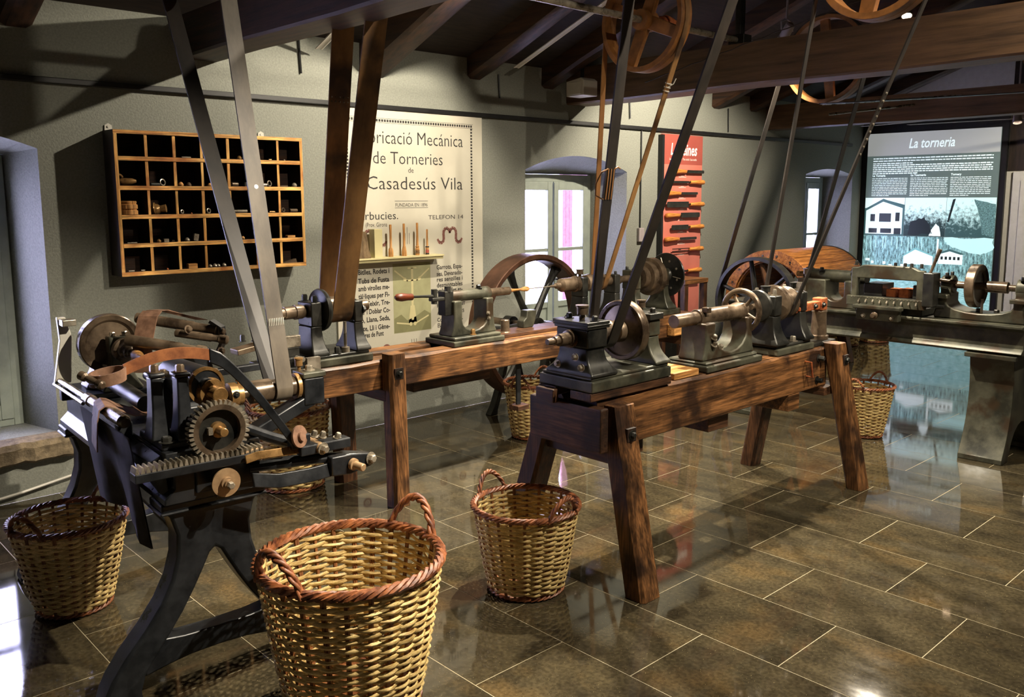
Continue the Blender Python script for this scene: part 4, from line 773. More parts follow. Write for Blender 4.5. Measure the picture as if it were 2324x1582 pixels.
m2 = G().bx(3.99, 4.46, 3.62, 3.90, .7355, .77).build('middle_headstock', 'iron', t2, bev=.006, sm=0)
g = G(); pillar(g, 4.05, BY, .77, .92, .08, .20, .05, .10); g.bx(4.024, 4.076, BY-.05, BY+.05, .92, 1.04); g.build('front_bearing', 'iron', m2, bev=.005, sm=40); g = G(); pillar(g, 4.36, BY, .77, .92, .08, .20, .05, .10); g.bx(4.334, 4.386, BY-.05, BY+.05, .92, 1.04); g.build('rear_bearing', 'iron', m2, bev=.005, sm=40)
G().lathe((3.78, BY, BZ), (1, 0, 0), [(0, .006), (.05, .010), (.055, .018), (.085, .02), (.09, .028), (.10, .042), (.21, .044), (.215, .05), (.24, .05), (.25, .03), (.31, .03), (.315, .05), (.36, .056), (.40, .046), (.44, .056), (.48, .052), (.50, .03), (.58, .034), (.64, .034), (.66, .024), (1.06, .022), (1.17, .02)], 24).build('spindle', 'brownsteel', m2)
oilcup(m2, (4.05, BY, 1.04), .022, .05); bolts(m2, [(4.05, BY+.035, 1.04), (4.36, BY-.03, 1.04), (4.36, BY+.03, 1.04)], (0, 0, 1), .010, .02, 'iron'); bolts(r2, [(4.56, BY-.04, 1.055), (4.56, BY+.04, 1.055), (4.87, BY, 1.05)], (0, 0, 1), .011, .02, 'iron'); bolts(r2, [(4.54, 3.64, .775)], (0, 0, 1), .012, .05, 'steel')
wp = thing('spindle_blank', 'small pale half-turned wooden bobbin held between the centres of the back lathe', 'turned wood', (3.52, BY, BZ-.01))
G().lathe((3.447, BY, BZ), (1, 0, 0), [(0, .012), (.04, .008), (.08, .006), (.11, .012), (.135, .017), (.15, .013), (.158, .005)], 16).build('turned_body', 'palex', wp); G().cyl((3.60, BY, BZ), (3.80, BY, BZ), .0035, n=8).build('drill_bit', 'steel', wp)
# treadle rod under the bed
td = thing('treadle_rod', 'thin black iron treadle rod with wooden foot hanging below the back lathe', 'rod', (3.46, 3.66, .30)); G().bx(3.445, 3.475, 3.655, 3.667, .33, .584).build('rod', 'ironb', td, sm=0); G().bx(3.42, 3.51, 3.62, 3.70, .30, .33).build('foot_block', 'dwoodx', td, bev=.003, sm=0)
# ------------------------------------------------------------------ iron lathe at the far end
CXA, CZA = 5.62, 1.0
t4 = thing('iron_lathe', 'far cast-iron lathe on curved iron legs in front of the lit panel', 'lathe', (5.65, 2.5, 0))
P = [(5.44, .655), (5.43, .64), (5.45, .628), (5.80, .628), (5.82, .64), (5.81, .655), (5.79, .668), (5.785, .765), (5.83, .785), (5.83, .80), (5.42, .80), (5.42, .785), (5.465, .765), (5.46, .668)]
G().prism(P, 'y', 1.60, 3.55).build('bed', 'greeni', t4, bev=.003, sm=25)
def aleg(y0, y1):
    L_ = [(5.44, .627), (5.81, .627)]
    for k in range(11): q = k/10; L_.append((5.80-.03*math.sin(PI*q)+.17*q**2.6, .60*(1-q)+.03*q))
    L_ += [(5.99, .03), (5.99, .001), (5.86, .001), (5.86, .03)]
    for k in range(9): a = PI*k/8; L_.append((5.665+.185*math.cos(a)*(1-.15*math.sin(a)), .04+.17*math.sin(a)))
    L_ += [(5.47, .03), (5.47, .001), (5.36, .001), (5.36, .03)]
    for k in range(11): q = 1-k/10; L_.append((5.455+.03*math.sin(PI*q)-.09*q**2.6, .60*(1-q)+.03*q))
    G().prism(L_, 'x', y0, y1)
    g = G(); n = len(L_); vs = [(x, y0+(.0 if z > .3 else .0), z) for x, z in L_]+[(x, y1, z) for x, z in L_]
    g.add(vs, [tuple(range(n))[::-1], tuple(range(n, 2*n))]+[(k, (k+1) % n, n+(k+1) % n, n+k) for k in range(n)]); g.build('leg_frame', 'greeni', t4, bev=.006, sm=30)
aleg(1.64, 1.88); aleg(3.25, 3.48)
for ya in (1.62, 3.23): G().bx(5.415, 5.835, ya, ya+.28, .60, .627).build('leg_cap', 'greeni', t4, bev=.004, sm=0)
def cradle(par, ya, yb, wl, wr, name, x0=5.52, x1=5.72, ztop=.985, mat='greeni'):
    g = G(); P = [(ya, .8005), (ya, .83)]
    P += [(ya+.01, .86), (ya+.012, ztop)]
    P += [(ya+wl, ztop)]; r0, r1 = ya+wl, yb-wr
    for k in range(9): a = PI+PI*k/8; P.append(((r0+r1)/2+(r1-r0)/2*math.cos(a), .895+(.05)*math.sin(a)))
    P += [(yb-wr, ztop), (yb-.012, ztop), (yb-.01, .86), (yb, .83), (yb, .8005)]
    g.prism(P, 'x', x0, x1); return g.build(name, mat, par, bev=.008, sm=40)
c1 = cradle(t4, 2.62, 3.06, .09, .22, 'headstock'); G().cyl((CXA, 2.60, 1.005), (CXA, 2.98, 1.005), .042, n=24).cyl((CXA, 2.99, 1.005), (CXA, 3.03, 1.005), .05, n=24).build('barrel', 'greeni', c1)
bolts(c1, [(5.58, 2.68, 1.04), (5.58, 2.90, 1.04)], (0, 0, 1), .014, .02, 'iron'); G().cyl((CXA, 3.03, 1.005), (CXA, 3.10, 1.005), .02, n=16).build('spindle_nose', 'bronze', c1); oilcup(c1, (5.56, 3.0, .99), .022, .06)
G().bx(5.47, 5.53, 2.98, 3.06, .88, .96).build('adjusting_block', 'steel', c1, bev=.004, sm=0)
tb = cradle(t4, 1.62, 2.13, .07, .07, 'tailstock', 5.52, 5.72, .95)
for y in (1.665, 2.085):
    G().lathe((CXA, y-.035, CZA), (0, 1, 0), [(0, .05), (.005, .055), (.065, .055), (.07, .05)], 24).bx(5.57, 5.67, y-.03, y+.03, .93, .98).build('bearing', 'greeni', tb, bev=.004, sm=40); bolts(tb, [(5.58, y, 1.05), (5.66, y, 1.05)], (0, 0, 1), .012, .022, 'iron'); G().bx(5.50, 5.54, y-.04, y+.04, .92, .945).build('bearing_bolt_lug', 'greeni', tb, bev=.004, sm=0)
G().lathe((CXA, 1.50, CZA), (0, 1, 0), [(0, .03), (.14, .03), (.142, .02), (.25, .02), (.252, .034), (.37, .034), (.372, .022), (.75, .022)], 20).build('spindle', 'brownsteel', tb)
G().lathe((CXA, 1.915, CZA), (0, 1, 0), [(0, .03), (0, .09), (-.01, .10), (-.014, .128), (-.01, .131), (.034, .131), (.04, .126), (.03, .09), (.02, .03)], 44).build('flywheel', 'brownsteel', tb)
bolts(tb, [(5.60, 1.90, .845), (5.60, 1.80, .845)], (0, 0, 1), .016, .022, 'iron'); G().cyl((5.56, 1.87, .845), (5.56, 1.87, .93), .008, n=10).build('pin', 'steel', tb)
cr = G().bx(5.47, 5.76, 2.18, 2.60, .8005, .845).build('carriage', 'iron', t4, bev=.005, sm=0)
n = 12; P = [(2.165, .865), (2.165, 1.085)]+[(2.165+.46*k/n, 1.085+.006*math.sin(PI*k/n)-.0*k+(.016 if .1 < k/n < .9 else 0)) for k in range(1, n)]+[(2.625, 1.085), (2.625, .865), (2.58, .865), (2.58, 1.02), (2.21, 1.02), (2.21, .865)]
G().prism(P, 'x', 5.44, 5.475).build('bridge_frame', 'greeni', cr, bev=.006, sm=30)
G().bx(5.43, 5.46, 2.15, 2.645, .845, .905).build('front_rail', 'greeni', cr, bev=.003, sm=0)
for k in range(9): y = 2.20+k*.045; G().cyl((5.43, y, .885), (5.385, y-.015, .873), .005, n=8).build('set_screw', 'steel', cr)
for k in range(22): y = 2.17+k*.021; G().cyl((5.431, y, .899), (5.427, y, .899), .003, n=6).build('rivet', 'steel', cr)
G().bx(5.50, 5.62, 2.28, 2.34, .905, .96).build('jaw', 'rust', cr, bev=.004, sm=0); G().bx(5.50, 5.62, 2.36, 2.42, .905, .955).build('jaw', 'rust', cr, bev=.004, sm=0)
G().bx(5.48, 5.72, 2.22, 2.58, .845, .905).build('slide', 'iron', cr, bev=.004, sm=0); G().bx(5.49, 5.66, 2.44, 2.56, .905, .985).build('tool_block', 'iron', cr, bev=.004, sm=0); G().bx(5.49, 5.60, 2.22, 2.25, .905, .99).build('tool_block', 'iron', cr, bev=.004, sm=0)
ap = G().bx(5.37, 5.4195, 2.28, 2.55, .765, .86).bx(5.34, 5.40, 2.26, 2.56, .835, .86).build('apron', 'greeni', cr, bev=.006, sm=0); G().lathe((5.37, 2.42, .80), (-1, 0, 0), [(0, .02), (.02, .022), (.024, .016), (.05, .014)], 16).build('feed_knob', 'brownsteel', ap); bolts(ap, [(5.37, 2.50, .79), (5.37, 2.32, .785)], (-1, 0, 0), .01, .012, 'steel')
bolts(cr, [(5.455, y, 1.10) for y in (2.19, 2.25, 2.29, 2.35, 2.60)], (0, 0, 1), .011, .025, 'iron')
G().bx(5.42, 5.52, 2.10, 2.165, .87, 1.075).build('end_bracket', 'iron', cr, bev=.005, sm=0); G().tube([(5.46, 2.14, 1.07), (5.46, 2.09, 1.22)], [.008, .013], 8).build('lever', 'brownsteel', cr)
G().cyl((5.56, 2.13, 1.03), (5.56, 2.02, 1.02), .012, n=12).build('rod', 'brownsteel', cr); G().cyl((5.5, 2.16, .87), (5.5, 2.06, .87), .012, n=12).build('rod', 'iron', cr)
# ------------------------------------------------------------------ nearest iron machine (local axes: u across, v along, z up)
t1 = thing('iron_lathe', 'nearest black iron copying lathe with gear, rack and flared iron legs', 'lathe', (1.115, 2.60, 0), math.radians(-3.3), local=True)
def flared(v0, v1):
    P = []
    P += [(-.145, .585), (.165, .585)]
    def side(s, x0):
        out = []
        for z, w in ((.56, .135), (.50, .118), (.43, .122), (.36, .142), (.29, .178), (.22, .23), (.15, .292), (.09, .335), (.05, .355), (.02, .365), (.001, .365)): out.append((x0+s*w, z))
        return out
    P += side(1, .01)
    P += [(.01+.245, .001), (.01+.25, .03)]
    for z, w in ((.08, .235), (.13, .20), (.19, .155), (.25, .112), (.32, .07), (.38, .038), (.42, .018), (.435, .0)): P.append((.01+w, z))
    for z, w in ((.42, -.018), (.38, -.038), (.32, -.07), (.25, -.112), (.19, -.155), (.13, -.20), (.08, -.235), (.03, -.25), (.001, -.245)): P.append((.01+w, z))
    P += side(-1, .01)[::-1]
    g = G(); g.prism(P, 'y', v0, v1); lf = g.build('leg_frame', 'ironb', t1, bev=.01, sm=45)
    Q = [(-.225, .20), (-.17, .175), (-.10, .166), (.01, .163), (.12, .166), (.19, .175), (.245, .20), (.245, .07), (.17, .085), (.10, .095), (.01, .098), (-.08, .095), (-.15, .085), (-.225, .07)]
    G().prism(Q, 'y', v0+.012, v1-.012).build('cross_web', 'ironb', lf, bev=.005, sm=45)
    G().bx(-.155, .178, v0-.012, v1+.012, .5855, .61).bx(-.16, .183, v0-.016, v1+.016, .575, .5854).build('leg_cap', 'ironb', lf, bev=.006, sm=0)
flared(0, .095); flared(1.17, 1.265)
P = [(-.15, .611), (.16, .611), (.165, .63), (.13, .66), (.13, .735), (.16, .75), (.16, .775), (-.14, .775), (-.14, .75), (-.118, .735), (-.118, .66), (-.148, .63)]
G().prism(P, 'y', -.03, 1.27).build('bed', 'ironb', t1, bev=.004, sm=25)
G().sections([[(-.141, .0, .765), (-.141, .30, .765), (-.12, .30, .68), (-.12, .0, .62)], [(-.175, .02, .74), (-.175, .28, .74), (-.15, .28, .69), (-.15, .02, .64)]]).build('side_bracket', 'ironb', t1, bev=.004)
# rack with teeth and gear wheel
rk1 = G().bx(-.245, .15, -.085, -.031, .716, .744).build('toothed_rack', 'ironb', t1, bev=.003, sm=0)
for k in range(25):
    x = -.238+k*.0158; G().prism([(x-.006, .744), (x+.006, .744), (x+.0025, .762), (x-.0025, .762)], 'y', -.085, -.035).build('tooth', 'steel', rk1, sm=0)
def gear(par, c, R, w, nt, mat, tm):
    g = G().ring(c, (0, 1, 0), R, R*.80, w, 44); ge = g.build('gear_wheel', mat, par)
    for k in range(nt):
        a = 2*PI*k/nt; ca, sa = math.cos(a), math.sin(a); o = Vector(c)
        g = G(); h = R*.16; b = R*.062; pts = []
        for r_, q in ((R*.995, b), (R+h, b*.55)):
            for yy in (-w/2, w/2):
                pts += [o+V(ca*r_-sa*q, yy, sa*r_+ca*q), o+V(ca*r_+sa*q, yy, sa*r_-ca*q)]
        g.add(pts, [(0, 1, 3, 2), (4, 6, 7, 5), (0, 4, 5, 1), (2, 3, 7, 6), (0, 2, 6, 4), (1, 5, 7, 3)]); g.build('tooth', tm, ge, sm=0)
    return ge
gw = gear(t1, (.016, -.052, .829), .082, .036, 38, 'brownsteel', 'steel')
G().ring((.016, -.043, .829), (0, 1, 0), .066, .02, .008, 36).build('web', 'iron', gw); G().lathe((.016, -.033, .829), (0, -1, 0), [(0, .026), (.03, .024), (.032, .014), (.07, .0135), (.072, .012)], 24).build('hub', 'bronze', gw); G().bx(-.018, -.004, -.066, -.05, .818, .84).build('key', 'steel', gw, sm=0)
dc = G().lathe((.019, -.041, .668), (0, -1, 0), [(0, .02), (.046, .02), (.046, .045), (.052, .045), (.054, .02), (.066, .02), (.067, .014), (.078, .014)], 36).build('clamp_washer', 'tanm', t1); G().bolt((.019, -.118, .668), (0, -1, 0), .012, .016, False).build('nut', 'steel', dc)
G().bx(-.055, .15, -.04, -.028, .635, .72).build('front_plate', 'ironb', t1, bev=.004, sm=0)
# bearing frame for the drum
bf = G().bx(-.138, .10, .0, .22, .7755, .80).build('bearing_frame', 'ironb', t1, bev=.006, sm=0)
for u, v, m_ in ((-.125, .075, 0), (-.062, .03, 1)):
    g = G(); g.flare(u, v, .80, .995, .06, .085, .036, .05, 8, 3, .008); g.bx(u-.024, u+.024, v-.03, v+.03, .995, 1.008); g.build('upright', 'ironb', bf, bev=.005, sm=40); bolts(bf, [(u, v, 1.008)], (0, 0, 1), .014, .022, 'brownsteel')
for u, v in ((.075, .11), (-.06, .20)):
    g = G(); g.flare(u, v, .80, .965, .07, .07, .04, .045, 8, 3, .008); g.build('upright', 'ironb', bf, bev=.005, sm=40); bolts(bf, [(u, v, .966)], (0, 0, 1), .013, .022, 'brownsteel')
bolts(bf, [(-.12, .01, .80), (-.115, .15, .80), (.02, -.0, .80)], (0, 0, 1), .016, .016, 'iron')
dm = G().lathe((.015, .0, .955), (-.08, 1, .0), [(0, .026), (.02, .026), (.022, .05), (.03, .058), (.25, .06), (.27, .056), (.28, .03)], 32).build('copy_drum', 'ironb', t1); G().lathe((.03, -.055, .935), (-.08, 1, 0), [(0, .0225), (.002, .025), (.05, .025), (.052, .042), (.075, .046), (.08, .03)], 28).build('end_boss', 'bronze', dm); G().ring((.0135, .024, .955), (-.08, 1, 0), .060, .05, .012).build('brass_ring', 'bronze', dm)
# cross shaft with belt pulley
SV, SZ1 = .221, .866
sh1 = G().cyl((.06, SV, SZ1), (.50, SV, SZ1), .018, n=18).build('cross_shaft', 'brownsteel', t1)
G().lathe((.155, SV, SZ1), (1, 0, 0), [(0, .03), (.004, .044), (.03, .044), (.034, .038), (.05, .038), (.052, .03)], 28).build('collar', 'bronze', sh1); bolts(sh1, [(.172, SV-.042, SZ1+.01)], (0, -1, 0), .008, .008, 'iron'); oilcup(sh1, (.20, SV, SZ1+.03), .011, .045, 'bronze')
G().lathe((.235, SV, SZ1), (1, 0, 0), [(0, .03), (.003, .040), (.075, .041), (.08, .036), (.165, .036), (.167, .03)], 32).build('belt_pulley', 'brownsteel', sh1); G().ring((.41, SV, SZ1), (1, 0, 0), .046, .02, .014).build('end_ring', 'bronze', sh1)
eb = G().bx(.425, .505, SV-.04, SV+.04, SZ1-.07, SZ1+.03).build('end_bearing', 'ironb', t1, bev=.006, sm=0); G().bx(.42, .51, SV-.045, SV+.045, SZ1+.03, SZ1+.05).build('bearing_cap', 'greeni', eb, bev=.004, sm=0); bolts(eb, [(.465, SV, SZ1+.05)], (0, 0, 1), .014, .018, 'steel'); oilcup(eb, (.44, SV+.03, SZ1+.05), .014, .045, 'bronze')
G().sections([[(.425, SV-.035, SZ1-.04), (.50, SV-.035, SZ1-.06), (.50, SV+.035, SZ1-.06), (.425, SV+.035, SZ1-.04)], [(.14, SV-.035, .70), (.16, SV-.035, .66), (.16, SV+.035, .66), (.14, SV+.035, .70)]]).build('bearing_arm', 'ironb', t1, bev=.006)
# curved leather-covered lever ending in a loop
P = [(-.17+.28*k/14, -.05+.02*k/14, 0) for k in range(15)]
arch = []
for k in range(22):
    q = k/21; arch.append((-.215+.33*q, -.055+.03*q, .985+.105*math.sin(PI*(.06+.62*q))-.03*(1-q)))
def vband(path, w, t):
    secs = []
    for i, p in enumerate(path):
        a, b = Vector(path[max(0, i-1)]), Vector(path[min(len(path)-1, i+1)]); d = b-a; d.z = 0
        n_ = V(-d.y, d.x, 0).normalized() if d.length > 1e-5 else V(0, 1, 0); p = Vector(p); up = V(0, 0, w/2)
        secs.append([p-up-n_*t/2, p-up+n_*t/2, p+up+n_*t/2, p+up-n_*t/2])
    return G().sections(secs)
arch = []
for k in range(22):
    q = k/21; arch.append((-.255+.262*q, -.072+.008*q, 1.050+.040*math.sin(PI*(.12+.76*q))-.012*(1-q)))
lv1 = vband(arch, .034, .007).build('bow_lever', 'oleather', t1)
lc = Vector(arch[0])+V(-.042, -.0, -.012)
vband([(lc.x+.046*math.cos(a), lc.y+.05*math.sin(a), lc.z-.16*.046*math.cos(a)*-1) for a in [2*PI*k/26 for k in range(27)]], .034, .006).build('end_loop', 'leather', lv1)
G().lathe((lc.x-.03, lc.y-.065, lc.z-.012), (-.45, 1, .28), [(0, .008), (.004, .013), (.02, .013), (.026, .008), (.045, .011), (.066, .008), (.072, .013), (.09, .013), (.094, .006)], 16).build('turned_pin', 'brownsteel', lv1)
a_ = arch[-1]
cv = [(a_[0]-.01, a_[1], a_[2]+.001)]
for q in (.1, .2, .32, .45, .6, .75, .88, 1): cv.append((a_[0]+.222*q, a_[1]-.055*q, a_[2]-.05*q-.245*q**1.35))
vband(cv, .046, .014).build('black_lever', 'ironb', t1, bev=.003, label='curved black iron lever sloping down to the linkage')
# linkage at the front right
e = cv[-1]
lk = G().tube([(.11, -.055, .69), (.22, -.08, .690), (.32, -.10, .688), (.40, -.11, .680)], [.017, .020, .018, .016], 10).build('linkage_arm', 'ironb', t1)
G().strip([(.10, -.10, .660), (.18, -.115, .645), (.28, -.125, .645), (.38, -.125, .650), (.45, -.12, .655)], (0, .25, 1), .046, .018).build('lower_arm', 'ironb', lk, bev=.003)
G().sections([[(.35, -.15, .630), (.35, -.09, .630), (.35, -.09, .695), (.35, -.15, .695)], [(.42, -.15, .625), (.42, -.09, .625), (.42, -.09, .695), (.42, -.15, .695)], [(.50, -.14, .635), (.50, -.10, .635), (.50, -.10, .680), (.50, -.14, .680)], [(.53, -.13, .645), (.53, -.11, .645), (.53, -.11, .668), (.53, -.13, .668)]]).build('fork_head', 'ironb', lk, bev=.005)
G().strip([(.08, -.10, .730), (.12, -.105, .738), (.25, -.115, .735), (.305, -.12, .733)], (0, .3, 1), .026, .009).build('brass_link', 'bronze', lk, bev=.002)
G().cyl((.318, -.145, .732), (.318, -.06, .738), .017, n=16).build('link_boss', 'tanm', lk); G().bolt((.322, -.145, .731), (.25, -1, -.1), .014, .018).build('nut', 'steel', lk)
G().lathe((.425, -.15, .660), (.3, -1, -.1), [(0, .02), (.012, .02), (.014, .013), (.05, .013), (.052, .011)], 16).build('pin_nut', 'tanm', lk); G().bolt((.50, -.141, .662), (.3, -1, 0), .015, .016).build('nut', 'steel', lk)
G().lathe((e[0]+.015, e[1]-.012, e[2]+.012), (.5, -1, .2), [(0, .034), (.003, .036), (.009, .036), (.01, .015), (.02, .015)], 28).build('cam_disc', 'leather', lk); G().bx(e[0]-.005, e[0]+.06, e[1]-.01, e[1]+.03, e[2]-.03, e[2]+.015).build('lever_block', 'ironb', lk, bev=.004, sm=0)
bolts(lk, [(e[0]+.075, e[1], e[2]-.0), (e[0]+.105, e[1], e[2]-.008), (e[0]+.16, e[1]-.0, e[2]-.022)], (.2, -.3, 1), .010, .018, 'steel'); G().bx(e[0]+.02, e[0]+.20, e[1]-.02, e[1]+.03, e[2]-.055, e[2]-.022).build('link_plate', 'ironb', lk, bev=.004, sm=0)
G().tube([(.13, .0, .80), (.19, -.03, .77), (.25, -.06, .745)], .018, 10).build('tie_rod', 'ironb', lk)
# rear headstock, big wheel, spindle and rollers
rh1 = G().bx(-.15, .12, .86, 1.12, .7755, .80).build('rear_headstock', 'ironb', t1, bev=.006, sm=0)
g = G(); g.flare(-.02, 1.02, .80, .955, .17, .10, .08, .07, 8, 2.4, .01); g.bx(-.06, .02, .985, 1.055, .955, 1.015); g.build('pedestal', 'greeni', rh1, bev=.006, sm=40)
g = G(); g.flare(.0, .90, .80, .945, .15, .08, .07, .06, 8, 2.4, .01); g.bx(-.04, .04, .87, .93, .945, 1.01); g.build('pedestal', 'greeni', rh1, bev=.006, sm=40); bolts(rh1, [(-.02, .9, 1.01), (.025, .9, 1.01), (-.02, 1.02, 1.015)], (0, 0, 1), .011, .015, 'steel')
G().lathe((-.015, .955, .975), (0, 1, 0), [(0, .03), (0, .085), (-.012, .095), (-.016, .112), (-.012, .116), (.032, .116), (.036, .112), (.028, .09), (.02, .03)], 48).build('balance_wheel', 'brownsteel', rh1)
G().lathe((0, .70, .965), (0, 1, 0), [(0, .004), (.025, .008), (.03, .015), (.045, .016), (.05, .022), (.07, .024), (.075, .032), (.10, .034), (.105, .045), (.13, .046), (.14, .02), (.45, .02), (.47, .012)], 24).build('spindle', 'brownsteel', rh1)
G().prism([(-.20, .82), (-.14, .82), (-.125, 1.0), (-.145, 1.08), (-.175, 1.08), (-.17, .99)], 'y', 1.06, 1.085).build('guard_plate', 'plast', rh1, bev=.003); G().bx(-.17, -.12, 1.0, 1.06, 1.05, 1.075).build('plate_bracket', 'steel', rh1, bev=.003, sm=0)
wb = tag(G().lathe((0, .702, .965), (0, -1, 0), [(0, .006), (.01, .016), (.03, .022), (.05, .020), (.07, .014), (.11, .010), (.14, .012), (.16, .006)], 20).build('t', 'palez', t1, org=(0, 0, 0)), None)
wb.parent = None; wb.name = 'carved_workpiece'; wb.location = t1.location; wb.rotation_euler = t1.rotation_euler; tag(wb, 'pale carved wooden workpiece gripped in the nearest machine', 'turned wood')
# bars along the left side
G().cyl((-.181, .62, .832), (-.181, 1.09, .832), .011, n=14).build('guide_bar', 'steel', t1); G().cyl((-.196, .66, .815), (-.196, 1.09, .815), .007, n=12).build('guide_bar', 'steel', t1)
G().lathe((-.181, .20, .832), (0, 1, 0), [(0, .006), (.003, .015), (.022, .019), (.026, .022), (.16, .0225), (.162, .018), (.40, .018), (.402, .021), (.46, .021), (.464, .012)], 22).build('leather_roller', 'brownsteel', t1)
for v in (.30, 1.05): G().bx(-.185, -.139, v-.02, v+.02, .755, .815).build('bar_bracket', 'ironb', t1, bev=.004, sm=0)
G().cyl((-.06, .40, .84), (-.06, .80, .855), .028, n=20).build('feed_screw', 'iron', t1); G().cyl((.04, .35, .86), (.04, .70, .88), .016, n=16).build('feed_rod', 'iron', t1)
# tool carriage with rollers and straps on the right
tc1 = G().bx(.07, .30, .42, .72, .7755, .80).build('carriage', 'ironb', t1, bev=.006, sm=0)
g = G(); g.flare(.17, .58, .80, .985, .17, .16, .11, .10, 8, 2.2, .01); g.build('carriage_post', 'ironb', tc1, bev=.006, sm=40)
for a, b_, r_ in (((.035, .77, 1.092), (.25, .52, 1.05), .020), ((-.02, .71, 1.02), (.17, .45, .985), .022), ((.12, .60, 1.045), (.26, .46, 1.02), .015)):
    a, b_ = Vector(a), Vector(b_); d = (b_-a); L0 = d.length; G().lathe(a, d, [(0, r_*.6), (.004, r_), (L0*.7, r_), (L0*.72, r_*.85), (L0-.03, r_*.85), (L0-.028, r_*1.1), (L0, r_*1.1), (L0+.003, r_*.7)], 18).build('roller', 'brownsteel', tc1)
G().strip([(.235, .54, 1.085), (.265, .52, 1.06), (.268, .515, 1.01), (.25, .52, .97), (.235, .53, .93)], (.7, .7, 0), .04, .012).build('curved_arm', 'ironb', tc1); bolts(tc1, [(.26, .51, 1.045), (.175, .44, .985), (.25, .50, .975), (.15, .55, 1.06)], (.3, -.8, .2), .011, .014, 'brownsteel')
st = [(.085, .735, 1.116), (.06, .71, 1.10), (.04, .69, 1.05), (.02, .665, 1.0), (.015, .655, .95), (.015, .65, .90)]
G().strip(st, (.70, -.70, 0), .075, .004).build('leather_strap', 'leather', tc1, label='brown leather strap draped over the rollers')
G().strip([(.085, .735, 1.117), (.12, .73, 1.118), (.17, .68, 1.10), (.22, .60, 1.085)], (.5, -.6, 0), .05, .004).build('leather_strap', 'leather', tc1)
# leather over the lower roller and the apron hanging from it
ls = [(.02, .56, .80), (-.03, .52, .790), (-.08, .49, .80), (-.13, .47, .825), (-.165, .455, .850), (-.185, .45, .856), (-.204, .448, .845), (-.212, .445, .81), (-.218, .44, .76), (-.222, .435, .71)]
G().strip(ls, (.15, 1, 0), .15, .004).build('leather_strap', 'leather', t1, label='brown leather flap hanging over the lower roller')
g = G(); NV, NZ_ = 12, 10; vs = []
for sd_ in (0, .004):
    for i in range(NV+1):
        for j in range(NZ_+1):
            v = .10+.56*i/NV; q = j/NZ_; z = .808-(.37-.05*math.sin(2.5*i/NV))*q; u = -.207+.05*q-.02*q*math.sin(i*.8)-.008*math.sin(i*1.7)*q+sd_; vs.append((u, v, z))
m_ = (NV+1)*(NZ_+1); fs = []
for i in range(NV):
    for j in range(NZ_):
        a = i*(NZ_+1)+j; q = [a, a+1, a+NZ_+2, a+NZ_+1]; fs.append(tuple(q[::-1])); fs.append(tuple(k+m_ for k in q))
g.add(vs, fs); g.build('leather_apron', 'dleather', t1, sm=60, label='dark leather apron hanging from the side of the bed')
# ------------------------------------------------------------------ big iron flywheel behind the back lathe
FX, FZ, FY0, FY1 = 4.24, .645, 4.27, 4.44
fw = thing('iron_flywheel', 'big rusty iron flywheel standing by the wall behind the back lathe', 'flywheel', (FX, 4.36, 0))
G().lathe((FX, FY0, FZ), (0, 1, 0), [(0, .475), (0, .50), (.004, .505), (.17, .505), (.174, .50), (.174, .475), (.16, .462), (.014, .462)], 72, True).build('rim', 'rustrim', fw)
for k in range(6):
    a = 2*PI*k/6+1.0; P = []
    for q in range(8): r_ = .05+.42*q/7; b_ = a+.03*math.sin(PI*q/7); P.append((FX+r_*math.cos(b_), (FY0+FY1)/2, FZ+r_*math.sin(b_)))
    G().tube(P, [.034, .028, .025, .023, .023, .025, .03, .042], 10).build('spoke', 'iron', fw)
G().cyl((FX, FY0+.01, FZ), (FX, FY1-.01, FZ), .065, n=24).build('hub', 'iron', fw); G().cyl((FX, FY0-.12, FZ), (FX, D-.03, FZ), .025, n=16).build('axle', 'brownsteel', fw)
for y in (FY0-.10, FY1+.13):
    n = 10; P = [(FX-.05, FZ-.03), (FX+.05, FZ-.03)]+[(FX+.05+.16*(k/n)**2, (FZ-.03)*(1-k/n)) for k in range(1, n)]+[(FX+.22, .001), (FX+.15, .001)]+[(FX+.15-.13*(1-(1-k/8)**2), .03+.42*math.sin(PI/2*k/8)) for k in range(9)]+[(FX-.02+0*k, .45) for k in (0,)]+[(FX-.02-.13*((k/8)**2), .03+.42*math.cos(PI/2*k/8)) for k in range(1, 9)]+[(FX-.15, .001), (FX-.22, .001)]+[(FX-.05-.16*((n-k)/n)**2, (FZ-.03)*(k/n)) for k in range(1, n)]
    G().prism(P, 'y', y-.03, y+.03).build('stand', 'iron', fw, bev=.004, sm=30); G().ring((FX, y, FZ), (0, 1, 0), .05, .026, .07).build('bearing', 'iron', fw)
# ------------------------------------------------------------------ wooden drum with iron spoked wheel
DY, DZ, DR, DX0, DX1 = 3.93, .665, .42, 6.66, 7.62
dr_ = thing('belt_drum', 'wide wooden-slatted belt drum with iron spoked wheel near the far window', 'drum', ((DX0+DX1)/2, DY, 0))
NS = 30
for k in range(NS):
    a0, a1 = 2*PI*k/NS+.004, 2*PI*(k+1)/NS-.004; g = G(); secs = []
    for x in (DX0, DX1):
        secs.append([(x, DY+r_*math.cos(a), DZ+r_*math.sin(a)) for r_, a in ((DR-.025, a0), (DR, a0), (DR+.001, (a0+a1)/2), (DR, a1), (DR-.025, a1))])
    g.sections(secs).build('slat', 'dslat', dr_, sm=0)
for x in (DX0+.03, DX1-.03):
    G().ring((x, DY, DZ), (1, 0, 0), DR-.026, DR-.10, .05, 48).build('end_ring', 'dslat', dr_)
    for k in range(6):
        a = k*PI/3+.2; G().tube([(x, DY+.05*math.cos(a), DZ+.05*math.sin(a)), (x, DY+(DR-.09)*math.cos(a), DZ+(DR-.09)*math.sin(a))], .022, 8).build('spoke', 'dwoodz', dr_)
